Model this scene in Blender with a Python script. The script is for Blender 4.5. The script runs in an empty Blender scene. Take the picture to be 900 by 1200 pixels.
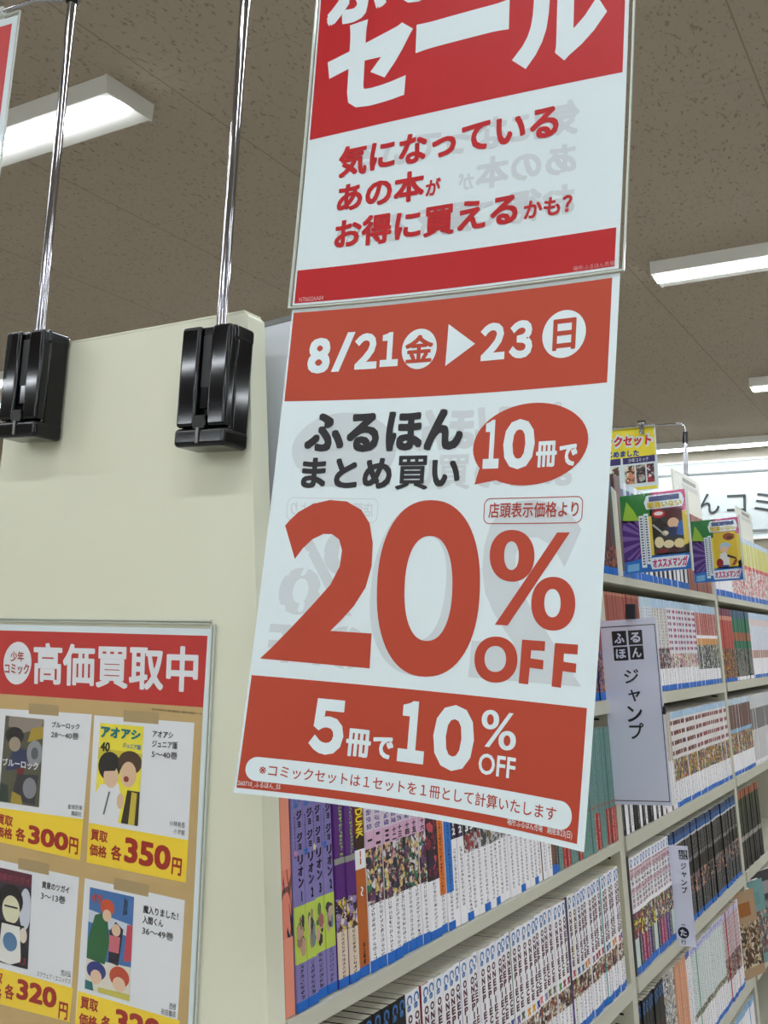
import bpy, bmesh, math, random
import numpy as np
from mathutils import Vector, Matrix
from mathutils.geometry import tessellate_polygon

random.seed(7)
SC = bpy.context.scene
COL = SC.collection

# ------------------------------------------------------------------ camera
F_PX = 1186.7034
EYE = np.array([0.0, 0.0, 1.6])
def _n(v): return v / np.linalg.norm(v)
_Y = _n(np.array([695.0, 157.0, F_PX]))            # along the bookcase, away from the viewer
_X = -_n(np.array([-2050.0, 105.0, F_PX]))         # along the end panel, to the right
_Z = np.cross(_X, _Y)
R = np.array([_X, _Y, _Z])                         # camera axes (right, down, forward) -> world
cam = bpy.data.cameras.new('camera')
cam.sensor_width = 36.0
cam.lens = F_PX / 1200.0 * 36.0
cam.clip_start = 0.02
cam_o = bpy.data.objects.new('camera', cam)
COL.objects.link(cam_o)
_r, _u, _b = R[:, 0], -R[:, 1], -R[:, 2]
cam_o.matrix_world = Matrix([[_r[0], _u[0], _b[0], EYE[0]], [_r[1], _u[1], _b[1], EYE[1]],
                      [_r[2], _u[2], _b[2], EYE[2]], [0, 0, 0, 1]])
SC.camera = cam_o

# ------------------------------------------------------------------ world, exposure
LAMP = 34.0
EXPOSURE = 0.3
world = bpy.data.worlds.new('world'); SC.world = world
world.use_nodes = True
world.node_tree.nodes['Background'].inputs[0].default_value = (1, 0.98, 0.95, 1)
world.node_tree.nodes['Background'].inputs[1].default_value = 0.02
SC.view_settings.view_transform = 'Standard'
SC.view_settings.look = 'None'
SC.view_settings.exposure = EXPOSURE
SC.view_settings.gamma = 1.0
SC.view_settings.use_curve_mapping = False
SC.cycles.use_denoising = True
SC.cycles.max_bounces = 8
SC.cycles.transparent_max_bounces = 16

# ------------------------------------------------------------------ materials
def lin(c): return tuple((x/255/12.92) if x/255 <= .04045 else ((x/255+.055)/1.055)**2.4 for x in c)
MATS = {}
def mat(name, rgb, rough=.6, metal=0.0, spec=.5, coat=0.0):
    if name in MATS: return MATS[name]
    m = bpy.data.materials.new(name); m.use_nodes = True
    b = m.node_tree.nodes['Principled BSDF']
    b.inputs['Base Color'].default_value = (*lin(rgb), 1)
    b.inputs['Roughness'].default_value = rough
    b.inputs['Metallic'].default_value = metal
    b.inputs['Specular IOR Level'].default_value = spec
    b.inputs['Coat Weight'].default_value = coat
    b.inputs['Coat Roughness'].default_value = .06
    MATS[name] = m
    return m
def ink(r, g, b): return mat('ink_%d_%d_%d' % (r, g, b), (r, g, b), .45, spec=.35)
def nodes_of(m):
    t = m.node_tree
    return t, t.nodes, t.links, t.nodes['Principled BSDF']
def art(name, palette, scale=70, stretch=(1, 1, 1)):
    """abstract many-coloured print: irregular patches out of a palette, different on each object"""
    if name in MATS: return MATS[name]
    m = mat(name, (128, 128, 128), .45, spec=.35)
    t, N, L, b = nodes_of(m)
    tc = N.new('ShaderNodeTexCoord'); oi = N.new('ShaderNodeObjectInfo')
    add = N.new('ShaderNodeVectorMath'); add.operation = 'ADD'
    mul = N.new('ShaderNodeVectorMath'); mul.operation = 'SCALE'; mul.inputs[0].default_value = (3.1, 1.7, 2.3)
    L.new(oi.outputs['Random'], mul.inputs['Scale'])
    mp = N.new('ShaderNodeMapping'); mp.inputs['Scale'].default_value = stretch
    L.new(tc.outputs['Object'], mp.inputs['Vector'])
    L.new(mp.outputs[0], add.inputs[0]); L.new(mul.outputs[0], add.inputs[1])
    nz = N.new('ShaderNodeTexNoise'); nz.inputs['Scale'].default_value = scale*.9; nz.inputs['Detail'].default_value = 2
    L.new(add.outputs[0], nz.inputs['Vector'])
    a2 = N.new('ShaderNodeVectorMath'); a2.operation = 'MULTIPLY_ADD'
    a2.inputs[1].default_value = (.9/scale,)*3
    L.new(nz.outputs['Color'], a2.inputs[0]); L.new(add.outputs[0], a2.inputs[2])
    def ramp(fac):
        cr = N.new('ShaderNodeValToRGB'); cr.color_ramp.interpolation = 'CONSTANT'
        e = cr.color_ramp.elements
        while len(e) > 1: e.remove(e[-1])
        for i, c in enumerate(palette):
            el = e[0] if i == 0 else e.new(i/len(palette))
            el.position = i/len(palette); el.color = (*lin(c), 1)
        L.new(fac, cr.inputs[0]); return cr.outputs[0]
    def patches(sc, rnd):
        vo = N.new('ShaderNodeTexVoronoi'); vo.inputs['Scale'].default_value = sc; vo.inputs['Randomness'].default_value = rnd
        L.new(a2.outputs[0], vo.inputs['Vector'])
        sp = N.new('ShaderNodeSeparateColor'); L.new(vo.outputs['Color'], sp.inputs[0]); return ramp(sp.outputs[0])
    big, small = patches(scale*1.5, 1), patches(scale*3.0, 1)
    n2 = N.new('ShaderNodeTexNoise'); n2.inputs['Scale'].default_value = scale*1.3; n2.inputs['Detail'].default_value = 3
    L.new(add.outputs[0], n2.inputs['Vector'])
    g = N.new('ShaderNodeMath'); g.operation = 'GREATER_THAN'; g.inputs[1].default_value = .5; L.new(n2.outputs[0], g.inputs[0])
    mx = N.new('ShaderNodeMix'); mx.data_type = 'RGBA'
    L.new(g.outputs[0], mx.inputs[0]); L.new(big, mx.inputs[6]); L.new(small, mx.inputs[7])
    ve = N.new('ShaderNodeTexVoronoi'); ve.feature = 'DISTANCE_TO_EDGE'; ve.inputs['Scale'].default_value = scale*1.5
    L.new(a2.outputs[0], ve.inputs['Vector'])
    le = N.new('ShaderNodeMath'); le.operation = 'LESS_THAN'; le.inputs[1].default_value = .035; L.new(ve.outputs['Distance'], le.inputs[0])
    lh = N.new('ShaderNodeMath'); lh.operation = 'MULTIPLY'; lh.inputs[1].default_value = .75; L.new(le.outputs[0], lh.inputs[0])
    mk = N.new('ShaderNodeMix'); mk.data_type = 'RGBA'; mk.inputs[7].default_value = (*lin((34, 30, 34)), 1)
    L.new(lh.outputs[0], mk.inputs[0]); L.new(mx.outputs[2], mk.inputs[6]); L.new(mk.outputs[2], b.inputs['Base Color'])
    return m
def fine(name, base, inkc, half=.0028, scale=520, dens=.5, yc=0.0):
    """a narrow column of print too small to read down the middle of a spine"""
    if name in MATS: return MATS[name]
    m = mat(name, base, .45, spec=.35)
    t, N, L, b = nodes_of(m)
    tc = N.new('ShaderNodeTexCoord'); oi = N.new('ShaderNodeObjectInfo')
    sx = N.new('ShaderNodeSeparateXYZ'); L.new(tc.outputs['Object'], sx.inputs[0])
    nz = N.new('ShaderNodeTexNoise'); nz.inputs['Scale'].default_value = scale*1.9; nz.inputs['Detail'].default_value = 0
    add = N.new('ShaderNodeVectorMath'); add.operation = 'ADD'
    L.new(tc.outputs['Object'], add.inputs[0]); L.new(oi.outputs['Random'], add.inputs[1])
    L.new(add.outputs[0], nz.inputs['Vector'])
    g = N.new('ShaderNodeMath'); g.operation = 'GREATER_THAN'; g.inputs[1].default_value = dens
    L.new(nz.outputs[0], g.inputs[0])
    sb = N.new('ShaderNodeMath'); sb.operation = 'SUBTRACT'; sb.inputs[1].default_value = yc
    L.new(sx.outputs['Y'], sb.inputs[0])
    ab = N.new('ShaderNodeMath'); ab.operation = 'ABSOLUTE'; L.new(sb.outputs[0], ab.inputs[0])
    lt = N.new('ShaderNodeMath'); lt.operation = 'LESS_THAN'; lt.inputs[1].default_value = half
    L.new(ab.outputs[0], lt.inputs[0])
    m0 = N.new('ShaderNodeMath'); m0.operation = 'MULTIPLY'
    L.new(g.outputs[0], m0.inputs[0]); L.new(lt.outputs[0], m0.inputs[1])
    dv = N.new('ShaderNodeMath'); dv.operation = 'DIVIDE'; dv.inputs[1].default_value = half*1.45; L.new(sx.outputs['Z'], dv.inputs[0])
    fr = N.new('ShaderNodeMath'); fr.operation = 'FRACT'; L.new(dv.outputs[0], fr.inputs[0])
    gp = N.new('ShaderNodeMath'); gp.operation = 'GREATER_THAN'; gp.inputs[1].default_value = .24; L.new(fr.outputs[0], gp.inputs[0])
    mu = N.new('ShaderNodeMath'); mu.operation = 'MULTIPLY'
    L.new(m0.outputs[0], mu.inputs[0]); L.new(gp.outputs[0], mu.inputs[1])
    mx = N.new('ShaderNodeMix'); mx.data_type = 'RGBA'
    mx.inputs[6].default_value = (*lin(base), 1); mx.inputs[7].default_value = (*lin(inkc), 1)
    L.new(mu.outputs[0], mx.inputs[0]); L.new(mx.outputs[2], b.inputs['Base Color'])
    return m
def clear(name, refl=.05, tint=(1, 1, 1)):
    if name in MATS: return MATS[name]
    m = bpy.data.materials.new(name); m.use_nodes = True
    N, L = m.node_tree.nodes, m.node_tree.links
    N.remove(N['Principled BSDF'])
    tr = N.new('ShaderNodeBsdfTransparent'); tr.inputs[0].default_value = (*tint, 1)
    gl = N.new('ShaderNodeBsdfGlossy'); gl.inputs['Roughness'].default_value = .08
    fr = N.new('ShaderNodeLayerWeight'); fr.inputs[0].default_value = .5
    pw = N.new('ShaderNodeMath'); pw.operation = 'POWER'; pw.inputs[1].default_value = 5
    ad = N.new('ShaderNodeMath'); ad.operation = 'MULTIPLY_ADD'; ad.inputs[1].default_value = .7; ad.inputs[2].default_value = refl*.5
    L.new(fr.outputs['Facing'], pw.inputs[0]); L.new(pw.outputs[0], ad.inputs[0])
    mx = N.new('ShaderNodeMixShader')
    L.new(ad.outputs[0], mx.inputs[0]); L.new(tr.outputs[0], mx.inputs[1]); L.new(gl.outputs[0], mx.inputs[2])
    L.new(mx.outputs[0], N['Material Output'].inputs[0])
    MATS[name] = m
    return m
def emit(name, rgb, s):
    if name in MATS: return MATS[name]
    m = bpy.data.materials.new(name); m.use_nodes = True
    b = m.node_tree.nodes['Principled BSDF']
    b.inputs['Base Color'].default_value = (.8, .8, .8, 1)
    b.inputs['Emission Color'].default_value = (*lin(rgb), 1); b.inputs['Emission Strength'].default_value = s
    MATS[name] = m
    return m
def noisy(name, rgb, rgb2, scale, rough=.6, bump=0.0, detail=3):
    """painted surface with a slight mottling"""
    if name in MATS: return MATS[name]
    m = mat(name, rgb, rough)
    t, N, L, b = nodes_of(m)
    tc = N.new('ShaderNodeTexCoord')
    nz = N.new('ShaderNodeTexNoise'); nz.inputs['Scale'].default_value = scale; nz.inputs['Detail'].default_value = detail
    L.new(tc.outputs['Object'], nz.inputs['Vector'])
    mx = N.new('ShaderNodeMix'); mx.data_type = 'RGBA'
    mx.inputs[6].default_value = (*lin(rgb), 1); mx.inputs[7].default_value = (*lin(rgb2), 1)
    L.new(nz.outputs[0], mx.inputs[0]); L.new(mx.outputs[2], b.inputs['Base Color'])
    if bump:
        bp = N.new('ShaderNodeBump'); bp.inputs['Strength'].default_value = bump; bp.inputs['Distance'].default_value = .001
        L.new(nz.outputs[0], bp.inputs['Height']); L.new(bp.outputs[0], b.inputs['Normal'])
    return m

WHITE = mat('white_paper', (224, 237, 241), .5, spec=.3)
GHOST = mat('show_through_print', (207, 215, 219), .5, spec=.3)
CREAM = noisy('cream_painted_steel', (226, 226, 204), (219, 219, 197), 9, .42, .05)
SHELF = noisy('ivory_shelf_steel', (204, 202, 186), (194, 192, 177), 12, .45)
SHELFD = mat('shelf_slot_shadow_gap', (26, 24, 20), .8)
BLACKP = mat('black_gloss_plastic', (7, 9, 14), .08, spec=.42)
BLACKM = mat('black_plastic_groove', (7, 7, 9), .4)
CHROME = mat('chrome_tube', (178, 178, 184), .07, metal=1.0)
PAGES = noisy('page_edges', (244, 240, 226), (216, 209, 190), 260, .8)
CLEAR = clear('clear_sleeve_film')
CLEARE = mat('clear_sleeve_welt', (205, 210, 202), .2, spec=.6)

# ------------------------------------------------------------------ object helpers
class MB:
    """collects geometry and links it as ONE mesh object"""
    def __init__(s): s.v = []; s.f = []; s.m = []; s.mats = []; s.sm = []
    def mi(s, m):
        if m not in s.mats: s.mats.append(m)
        return s.mats.index(m)
    def add(s, v, f, m, smooth=False):
        o = len(s.v); s.v += [tuple(float(c) for c in p) for p in v]; k = s.mi(m)
        for q in f: s.f.append([i+o for i in q]); s.m.append(k); s.sm.append(smooth)
    def box(s, lo, hi, m):
        x0, y0, z0 = lo; x1, y1, z1 = hi
        s.add([(x0,y0,z0),(x1,y0,z0),(x1,y1,z0),(x0,y1,z0),(x0,y0,z1),(x1,y0,z1),(x1,y1,z1),(x0,y1,z1)],
              [(0,3,2,1),(4,5,6,7),(0,1,5,4),(1,2,6,5),(2,3,7,6),(3,0,4,7)], m)
    def prism(s, poly, a0, a1, m, axis='y', smooth=False):
        """poly of 2-D points extruded; axis y: (x,z), z: (x,y), x: (y,z)"""
        P = {'y': lambda p, a: (p[0], a, p[1]), 'z': lambda p, a: (p[0], p[1], a), 'x': lambda p, a: (a, p[0], p[1])}[axis]
        n = len(poly)
        v = [P(p, a0) for p in poly] + [P(p, a1) for p in poly]
        s.add(v, [tuple(range(n)), tuple(range(2*n-1, n-1, -1))], m)
        s.add(v, [(i, i+n, (i+1) % n+n, (i+1) % n) for i in range(n)], m, smooth)
    def tube(s, path, r, m, n=14, caps=True):
        path = [np.array(p, float) for p in path]; rings = []
        for i, p in enumerate(path):
            d = _n(path[min(i+1, len(path)-1)]-path[max(i-1, 0)])
            a = np.cross(d, (0, 0, 1.0)) if abs(d[2]) < .9 else np.cross(d, (0, 1.0, 0))
            a = _n(a); b = np.cross(d, a); rr = r[i] if hasattr(r, '__len__') else r
            rings.append([p+rr*(math.cos(2*math.pi*k/n)*a+math.sin(2*math.pi*k/n)*b) for k in range(n)])
        v = [q for rg in rings for q in rg]; f = []
        for i in range(len(path)-1):
            for k in range(n): f.append((i*n+k, i*n+(k+1) % n, (i+1)*n+(k+1) % n, (i+1)*n+k))
        s.add(v, f, m, True)
        if caps: s.add(rings[0], [tuple(range(n-1, -1, -1))], m); s.add(rings[-1], [tuple(range(n))], m)
    def mesh(s, name, org=(0, 0, 0)):
        me = bpy.data.meshes.new(name)
        me.from_pydata([tuple(np.array(p)-org) for p in s.v], [], s.f)
        for m in s.mats: me.materials.append(m)
        me.polygons.foreach_set('material_index', s.m); me.polygons.foreach_set('use_smooth', s.sm)
        me.update(); return me
    def build(s, name, parent=None, org=None, bevel=0):
        o0 = np.array(org if org is not None else (parent.location if parent else (0, 0, 0)))
        o = bpy.data.objects.new(name, s.mesh(name, o0)); COL.objects.link(o)
        if parent: o.parent = parent
        else: o.location = o0
        if bevel:
            b = o.modifiers.new('bevel', 'BEVEL'); b.width = bevel; b.segments = 2; b.limit_method = 'ANGLE'; b.angle_limit = .7
        return o
def tag(o, label, cat, group=None, kind=None):
    o['label'] = label; o['category'] = cat
    if group: o['group'] = group
    if kind: o['kind'] = kind
    return o
def thing(name, label, cat, loc=(0, 0, 0), rot=(0, 0, 0), group=None):
    o = bpy.data.objects.new(name, None); COL.objects.link(o); o.empty_display_size = .03
    o.location = loc; o.rotation_euler = rot
    return tag(o, label, cat, group)
def structure(o): o['kind'] = 'structure'; return o

# ------------------------------------------------------------------ rays of the photo, surfaces, lettering
def ray(p): return R @ np.array([p[0]-450.0, p[1]-600.0, F_PX])
class Plane:
    """flat surface through o with unit axes ex, ey; n faces the viewer"""
    curved = False
    def __init__(s, o, ex=(1, 0, 0), ey=(0, 0, 1)):
        s.o = np.array(o, float); s.ex = _n(np.array(ex, float)); s.ey = _n(np.array(ey, float)); s.n = np.cross(s.ex, s.ey)
        # ex right, ey up -> n towards the viewer
    def inv(s, p):
        d = ray(p); t = np.dot(s.o-EYE, s.n)/np.dot(d, s.n); q = EYE+t*d-s.o
        return np.array([q@s.ex, q@s.ey])
    def pt(s, u, v, off=0): return s.o+u*s.ex+v*s.ey+off*s.n
W = .257                                             # width of one sale sheet
G = [0.0323, 0.0265, 0.7068, -0.1445, 0.5021, 0.0402, -0.0616, 0.0, -0.0073, 0.0548, -0.0032, 0.0053, 0.0001]
class Bent:
    """hanging paper, slightly bowed; u across 0..1, v up, both in sheet widths"""
    curved = True
    def __init__(s):
        r = np.array(G[3:6]); t = np.linalg.norm(r); k = r/t
        K = np.array([[0, -k[2], k[1]], [k[2], 0, -k[0]], [-k[1], k[0], 0]])
        s.R = R @ (np.eye(3)+math.sin(t)*K+(1-math.cos(t))*K@K); s.t = R @ np.array(G[:3])+EYE
    def pt(s, u, v, off=0):
        a, b = u-.5, v-.7; c = G[6:]
        d = c[0]*a*a+c[1]*a*b+c[2]*b*b+c[3]*a*a*b+c[4]*a*b*b+c[5]*a**3+c[6]*b**3
        return s.R @ np.array([a*W, -b*W, d-off])+s.t
    def inv(s, p):
        x = np.array([.5, .8])
        def pr(x):
            q = R.T @ (s.pt(*x)-EYE); return np.array([450+F_PX*q[0]/q[2], 600+F_PX*q[1]/q[2]])
        for _ in range(12):
            r = pr(x)-np.array(p, float)
            J = np.column_stack([(pr(x+np.array([1e-4, 0]))-pr(x))/1e-4, (pr(x+np.array([0, 1e-4]))-pr(x))/1e-4])
            x = x-np.linalg.solve(J, r)
        return x
GLY = {}
def glyphs(text, bold=0.0, sp=1.0, curve=False):
    """outline of a string as 2-D mesh, scaled to its ink box 0..1"""
    key = (text, bold, sp, curve)
    if key in GLY: return GLY[key]
    c = bpy.data.curves.new('lettering', 'FONT'); c.body = text; c.size = 1; c.resolution_u = 3; c.fill_mode = 'FRONT'; c.space_character = sp
    if curve: c.offset = bold
    o = bpy.data.objects.new('lettering', c); COL.objects.link(o)
    dg = bpy.context.evaluated_depsgraph_get(); dg.update(); e = o.evaluated_get(dg); m = e.to_mesh()
    v = np.array([p.co[:2] for p in m.vertices]).reshape(-1, 2); f = [tuple(p.vertices) for p in m.polygons]
    e.to_mesh_clear(); bpy.data.objects.remove(o); bpy.data.curves.remove(c)
    k = np.zeros(len(v))
    if bold and not curve:
        q = .86*bold; V = []; Fc = []; k = np.repeat(np.arange(8), len(v))
        for dx, dy in ((bold, 0), (-bold, 0), (0, bold), (0, -bold), (q, q), (-q, q), (q, -q), (-q, -q)):
            Fc += [tuple(i+len(V)*len(v) for i in p) for p in f]; V.append(v+np.array([dx, dy]))
        v = np.vstack(V); f = Fc
    lo, hi = v.min(0), v.max(0)
    v = (v-lo)/np.maximum(hi-lo, 1e-6)
    GLY[key] = (np.column_stack([v, k]), f); return GLY[key]
class Print:
    """flat marks in the (u,v) of a surface, emitted into a mesh in thin layers"""
    def __init__(s, surf, step=.00012): s.s = surf; s.items = []; s.step = step
    def quad(s, px): return [s.s.inv(p) for p in px]                    # tl tr br bl in the photo -> (u,v)
    def bbox(s, px):
        q = np.array([s.s.inv(p) for p in px]); a, b = q.min(0), q.max(0)
        return [np.array([a[0], b[1]]), b, np.array([b[0], a[1]]), a]
    def text(s, t, q, m, layer=3, bold=.02, sp=1.0, curve=False, mirror=False):
        v, f = glyphs(t, bold, sp, curve); tl, tr, br, bl = [np.array(p) for p in q]
        out = []
        for a, b, k in v:
            if mirror: a = 1-a
            out.append(np.append((1-b)*((1-a)*bl+a*br)+b*((1-a)*tl+a*tr), k))
        s.items.append((out, f, m, layer))
    def poly(s, pts, m, layer=1):
        pts = [np.array(p, float) for p in pts]
        tri = tessellate_polygon([[Vector((p[0], p[1], 0)) for p in pts]])
        s.items.append((pts, [tuple(t) for t in tri], m, layer))
    def ring(s, a, b, m, layer=3):
        n = len(a); s.items.append((list(a)+list(b), [(i, (i+1) % n, (i+1) % n+n, i+n) for i in range(n)], m, layer))
    def emit(s, mb):
        groups = {}
        for v, f, m, l in s.items: groups.setdefault((m.name, l), []).append((v, f, m))
        for (mn, l), lst in groups.items():
            bm = bmesh.new()
            for v, f, m in lst:
                vs = [bm.verts.new((float(p[0]), float(p[1]), float(p[2])*.02 if len(p) > 2 else 0)) for p in v]
                for q in f:
                    try: bm.faces.new([vs[i] for i in q])
                    except ValueError: pass
            if s.s.curved:
                for k in range(1, 20):
                    bmesh.ops.bisect_plane(bm, geom=bm.verts[:]+bm.edges[:]+bm.faces[:], plane_co=(k*.05, 0, 0), plane_no=(1, 0, 0), dist=1e-7)
                for k in range(1, 58):
                    bmesh.ops.bisect_plane(bm, geom=bm.verts[:]+bm.edges[:]+bm.faces[:], plane_co=(0, k*.05, 0), plane_no=(0, 1, 0), dist=1e-7)
            bm.normal_update(); bm.verts.index_update()
            V = [s.s.pt(p.co.x, p.co.y, (l+p.co.z*4)*s.step) for p in bm.verts]
            Fc = [[q.index for q in f.verts] if f.normal.z > 0 else [q.index for q in reversed(f.verts)] for f in bm.faces]
            mb.add(V, Fc, lst[0][2]); bm.free()
def ell(cx, cy, rx, ry, n=48, shear=0, ex=2.0):
    out = []
    for k in range(n):
        a = 2*math.pi*k/n; c, d = math.cos(a), math.sin(a)
        x = rx*math.copysign(abs(c)**(2/ex), c); y = ry*math.copysign(abs(d)**(2/ex), d)
        out.append((cx+x+shear*y, cy+y))
    return out
def sheet(mb, surf, u0, u1, v0, v1, m, off=0.0, th=.0003, nu=20, nv=8):
    """thin solid sheet between two corners of a surface"""
    if not surf.curved: nu = nv = 1
    us = [u0+(u1-u0)*i/nu for i in range(nu+1)]; vs = [v0+(v1-v0)*i/nv for i in range(nv+1)]
    if surf.curved:
        us = sorted({u0, u1} | {k*.05 for k in range(1, 20) if u0+.001 < k*.05 < u1-.001})
        vs = sorted({v0, v1} | {k*.05 for k in range(1, 58) if v0+.001 < k*.05 < v1-.001})
    nu, nv = len(us), len(vs)
    A = [surf.pt(u, v, off) for v in vs for u in us]; B = [surf.pt(u, v, off-th) for v in vs for u in us]
    f = []; n = nu*nv
    for j in range(nv-1):
        for i in range(nu-1):
            a = j*nu+i; f.append((a, a+1, a+nu+1, a+nu)); f.append((n+a, n+a+nu, n+a+nu+1, n+a+1))
    for i in range(nu-1): f.append((i, n+i, n+i+1, i+1)); a = (nv-1)*nu+i; f.append((a, a+1, n+a+1, n+a))
    for j in range(nv-1): a = j*nu; f.append((a, a+nu, n+a+nu, n+a)); a += nu-1; f.append((a, n+a, n+a+nu, a+nu))
    mb.add(A+B, f, m)

# ================================================================== ROOM
CEIL = 2.63
def jiptone():
    m = mat('gypsum_ceiling_board', (170, 158, 142), .9, spec=.1)
    t, N, L, b = nodes_of(m)
    tc = N.new('ShaderNodeTexCoord')
    mp = N.new('ShaderNodeMapping'); mp.inputs['Scale'].default_value = (150, 75, 1); mp.inputs['Rotation'].default_value = (0, 0, .5)
    L.new(tc.outputs['Object'], mp.inputs['Vector'])
    nz = N.new('ShaderNodeTexNoise'); nz.inputs['Scale'].default_value = 1; nz.inputs['Detail'].default_value = 2.5
    L.new(mp.outputs[0], nz.inputs['Vector'])
    cr = N.new('ShaderNodeValToRGB'); cr.color_ramp.elements[0].position = .60; cr.color_ramp.elements[1].position = .68
    cr.color_ramp.elements[0].color = (0, 0, 0, 1); cr.color_ramp.elements[1].color = (1, 1, 1, 1)
    L.new(nz.outputs[0], cr.inputs[0])
    sx = N.new('ShaderNodeSeparateXYZ'); L.new(tc.outputs['Object'], sx.inputs[0])
    def seam(out, org, per):
        a = N.new('ShaderNodeMath'); a.operation = 'SUBTRACT'; a.inputs[1].default_value = org; L.new(out, a.inputs[0])
        p = N.new('ShaderNodeMath'); p.operation = 'PINGPONG'; p.inputs[1].default_value = per/2; L.new(a.outputs[0], p.inputs[0])
        l = N.new('ShaderNodeMath'); l.operation = 'LESS_THAN'; l.inputs[1].default_value = .0016; L.new(p.outputs[0], l.inputs[0])
        return l
    s1, s2 = seam(sx.outputs['X'], -.305, .49), seam(sx.outputs['Y'], 1.331, .515)
    w2 = N.new('ShaderNodeMath'); w2.operation = 'MULTIPLY'; w2.inputs[1].default_value = .35; L.new(s2.outputs[0], w2.inputs[0])
    mxs = N.new('ShaderNodeMath'); mxs.operation = 'MAXIMUM'; L.new(s1.outputs[0], mxs.inputs[0]); L.new(w2.outputs[0], mxs.inputs[1])
    mxa = N.new('ShaderNodeMath'); mxa.operation = 'MAXIMUM'; L.new(mxs.outputs[0], mxa.inputs[0]); L.new(cr.outputs[0], mxa.inputs[1])
    mx = N.new('ShaderNodeMix'); mx.data_type = 'RGBA'
    mx.inputs[6].default_value = (*lin((170, 158, 142)), 1); mx.inputs[7].default_value = (*lin((142, 131, 116)), 1)
    L.new(mxa.outputs[0], mx.inputs[0]); L.new(mx.outputs[2], b.inputs['Base Color'])
    bp = N.new('ShaderNodeBump'); bp.invert = True; bp.inputs['Strength'].default_value = .6; bp.inputs['Distance'].default_value = .002
    L.new(mxa.outputs[0], bp.inputs['Height']); L.new(bp.outputs[0], b.inputs['Normal'])
    return m
X0, X1, Y0, Y1 = -5.2, 5.2, -4.6, 5.6
def room():
    wallm = noisy('painted_wallboard', (196, 190, 174), (188, 182, 166), 6, .8)
    fl = noisy('grey_vinyl_floor', (196, 194, 188), (180, 178, 172), 3, .45)
    for nm, lo, hi, m in (('floor', (X0, Y0, -.1), (X1, Y1, 0), fl), ('ceiling', (X0, Y0, CEIL), (X1, Y1, CEIL+.1), jiptone()),
                          ('wall_back', (X0, Y1, 0), (X1, Y1+.1, CEIL), wallm), ('wall_front', (X0, Y0-.1, 0), (X1, Y0, CEIL), wallm),
                          ('wall_left', (X0-.1, Y0, 0), (X0, Y1, CEIL), wallm), ('wall_right', (X1, Y0, 0), (X1+.1, Y1, CEIL), wallm)):
        b = MB(); b.box(lo, hi, m); structure(b.build(nm))
    b = MB(); b.box((X0, Y1-.02, CEIL-.06), (X1, Y1, CEIL), mat('cornice_paint', (190, 184, 168), .7)); structure(b.build('trim_1'))
room()

LENS = emit('lit_diffuser', (242, 249, 255), LAMP)
HOUS = mat('white_lamp_housing', (222, 220, 214), .5)
def lamp(xr, yc, ln=1.24, label='', group=None):
    """surface-mounted strip light: shallow housing whose lit diffuser faces down; xr = its right end"""
    t = thing('ceiling_light', label, 'ceiling light', (xr-ln/2, yc, CEIL), group=group)
    b = MB(); w0, w1, h = .062, .058, .034
    xl = xr-ln
    b.prism([(yc-w0, CEIL), (yc-w1, CEIL-h), (yc-.036, CEIL-h), (yc-.036, CEIL-h+.006), (yc+.016, CEIL-h+.006), (yc+.016, CEIL-h), (yc+w1, CEIL-h), (yc+w0, CEIL)], xl+.004, xr-.004, HOUS, 'x')
    b.build('housing', t)
    for xa in (xl, xr-.004):
        b = MB(); b.prism([(yc-w0-.002, CEIL), (yc-w1-.002, CEIL-h-.002), (yc+w1+.002, CEIL-h-.002), (yc+w0+.002, CEIL)], xa, xa+.004, HOUS, 'x'); b.build('end_cap', t)
    b = MB(); pr = [(yc-.034, CEIL-h+.005)]+[(yc-.010+.024*math.cos(a), CEIL-h+.002-.012*math.sin(a)) for a in [math.pi-math.pi*k/8 for k in range(9)]]+[(yc+.014, CEIL-h+.005)]
    b.prism(pr, xl+.006, xr-.006, LENS, 'x', True); b.build('diffuser', t)
    return t
XRL, XRR = -1.357, -.730+1.24
lamp(XRL, 1.331, label='white strip ceiling light at upper left, crossed by the left chrome pole')
lamp(XRR, 2.735, label='long strip ceiling light right of the sale banner, nearer of two', group=None)
lamp(XRR, 4.14, label='small strip ceiling light at right edge, farther, above the wall sign')
OFFL = 'white strip ceiling light hidden behind the banner or outside the picture'
for yc in (1.331, 2.735, 4.14, -.07, -1.47, -2.87, -4.27):
    for xr in (XRL-1.86, XRL, XRR, XRR+1.86, XRR+3.72):  # rightmost column is unseen, added to brighten the shelf fronts from the right
        if (xr == XRL and yc == 1.331) or (xr == XRR and yc in (2.735, 4.14)): continue
        lamp(xr, yc, label=OFFL, group='ceiling lights outside the picture')
lamp(.92, 5.33, 2.6, label='long bright strip light along the ceiling before the wall sign')

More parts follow.
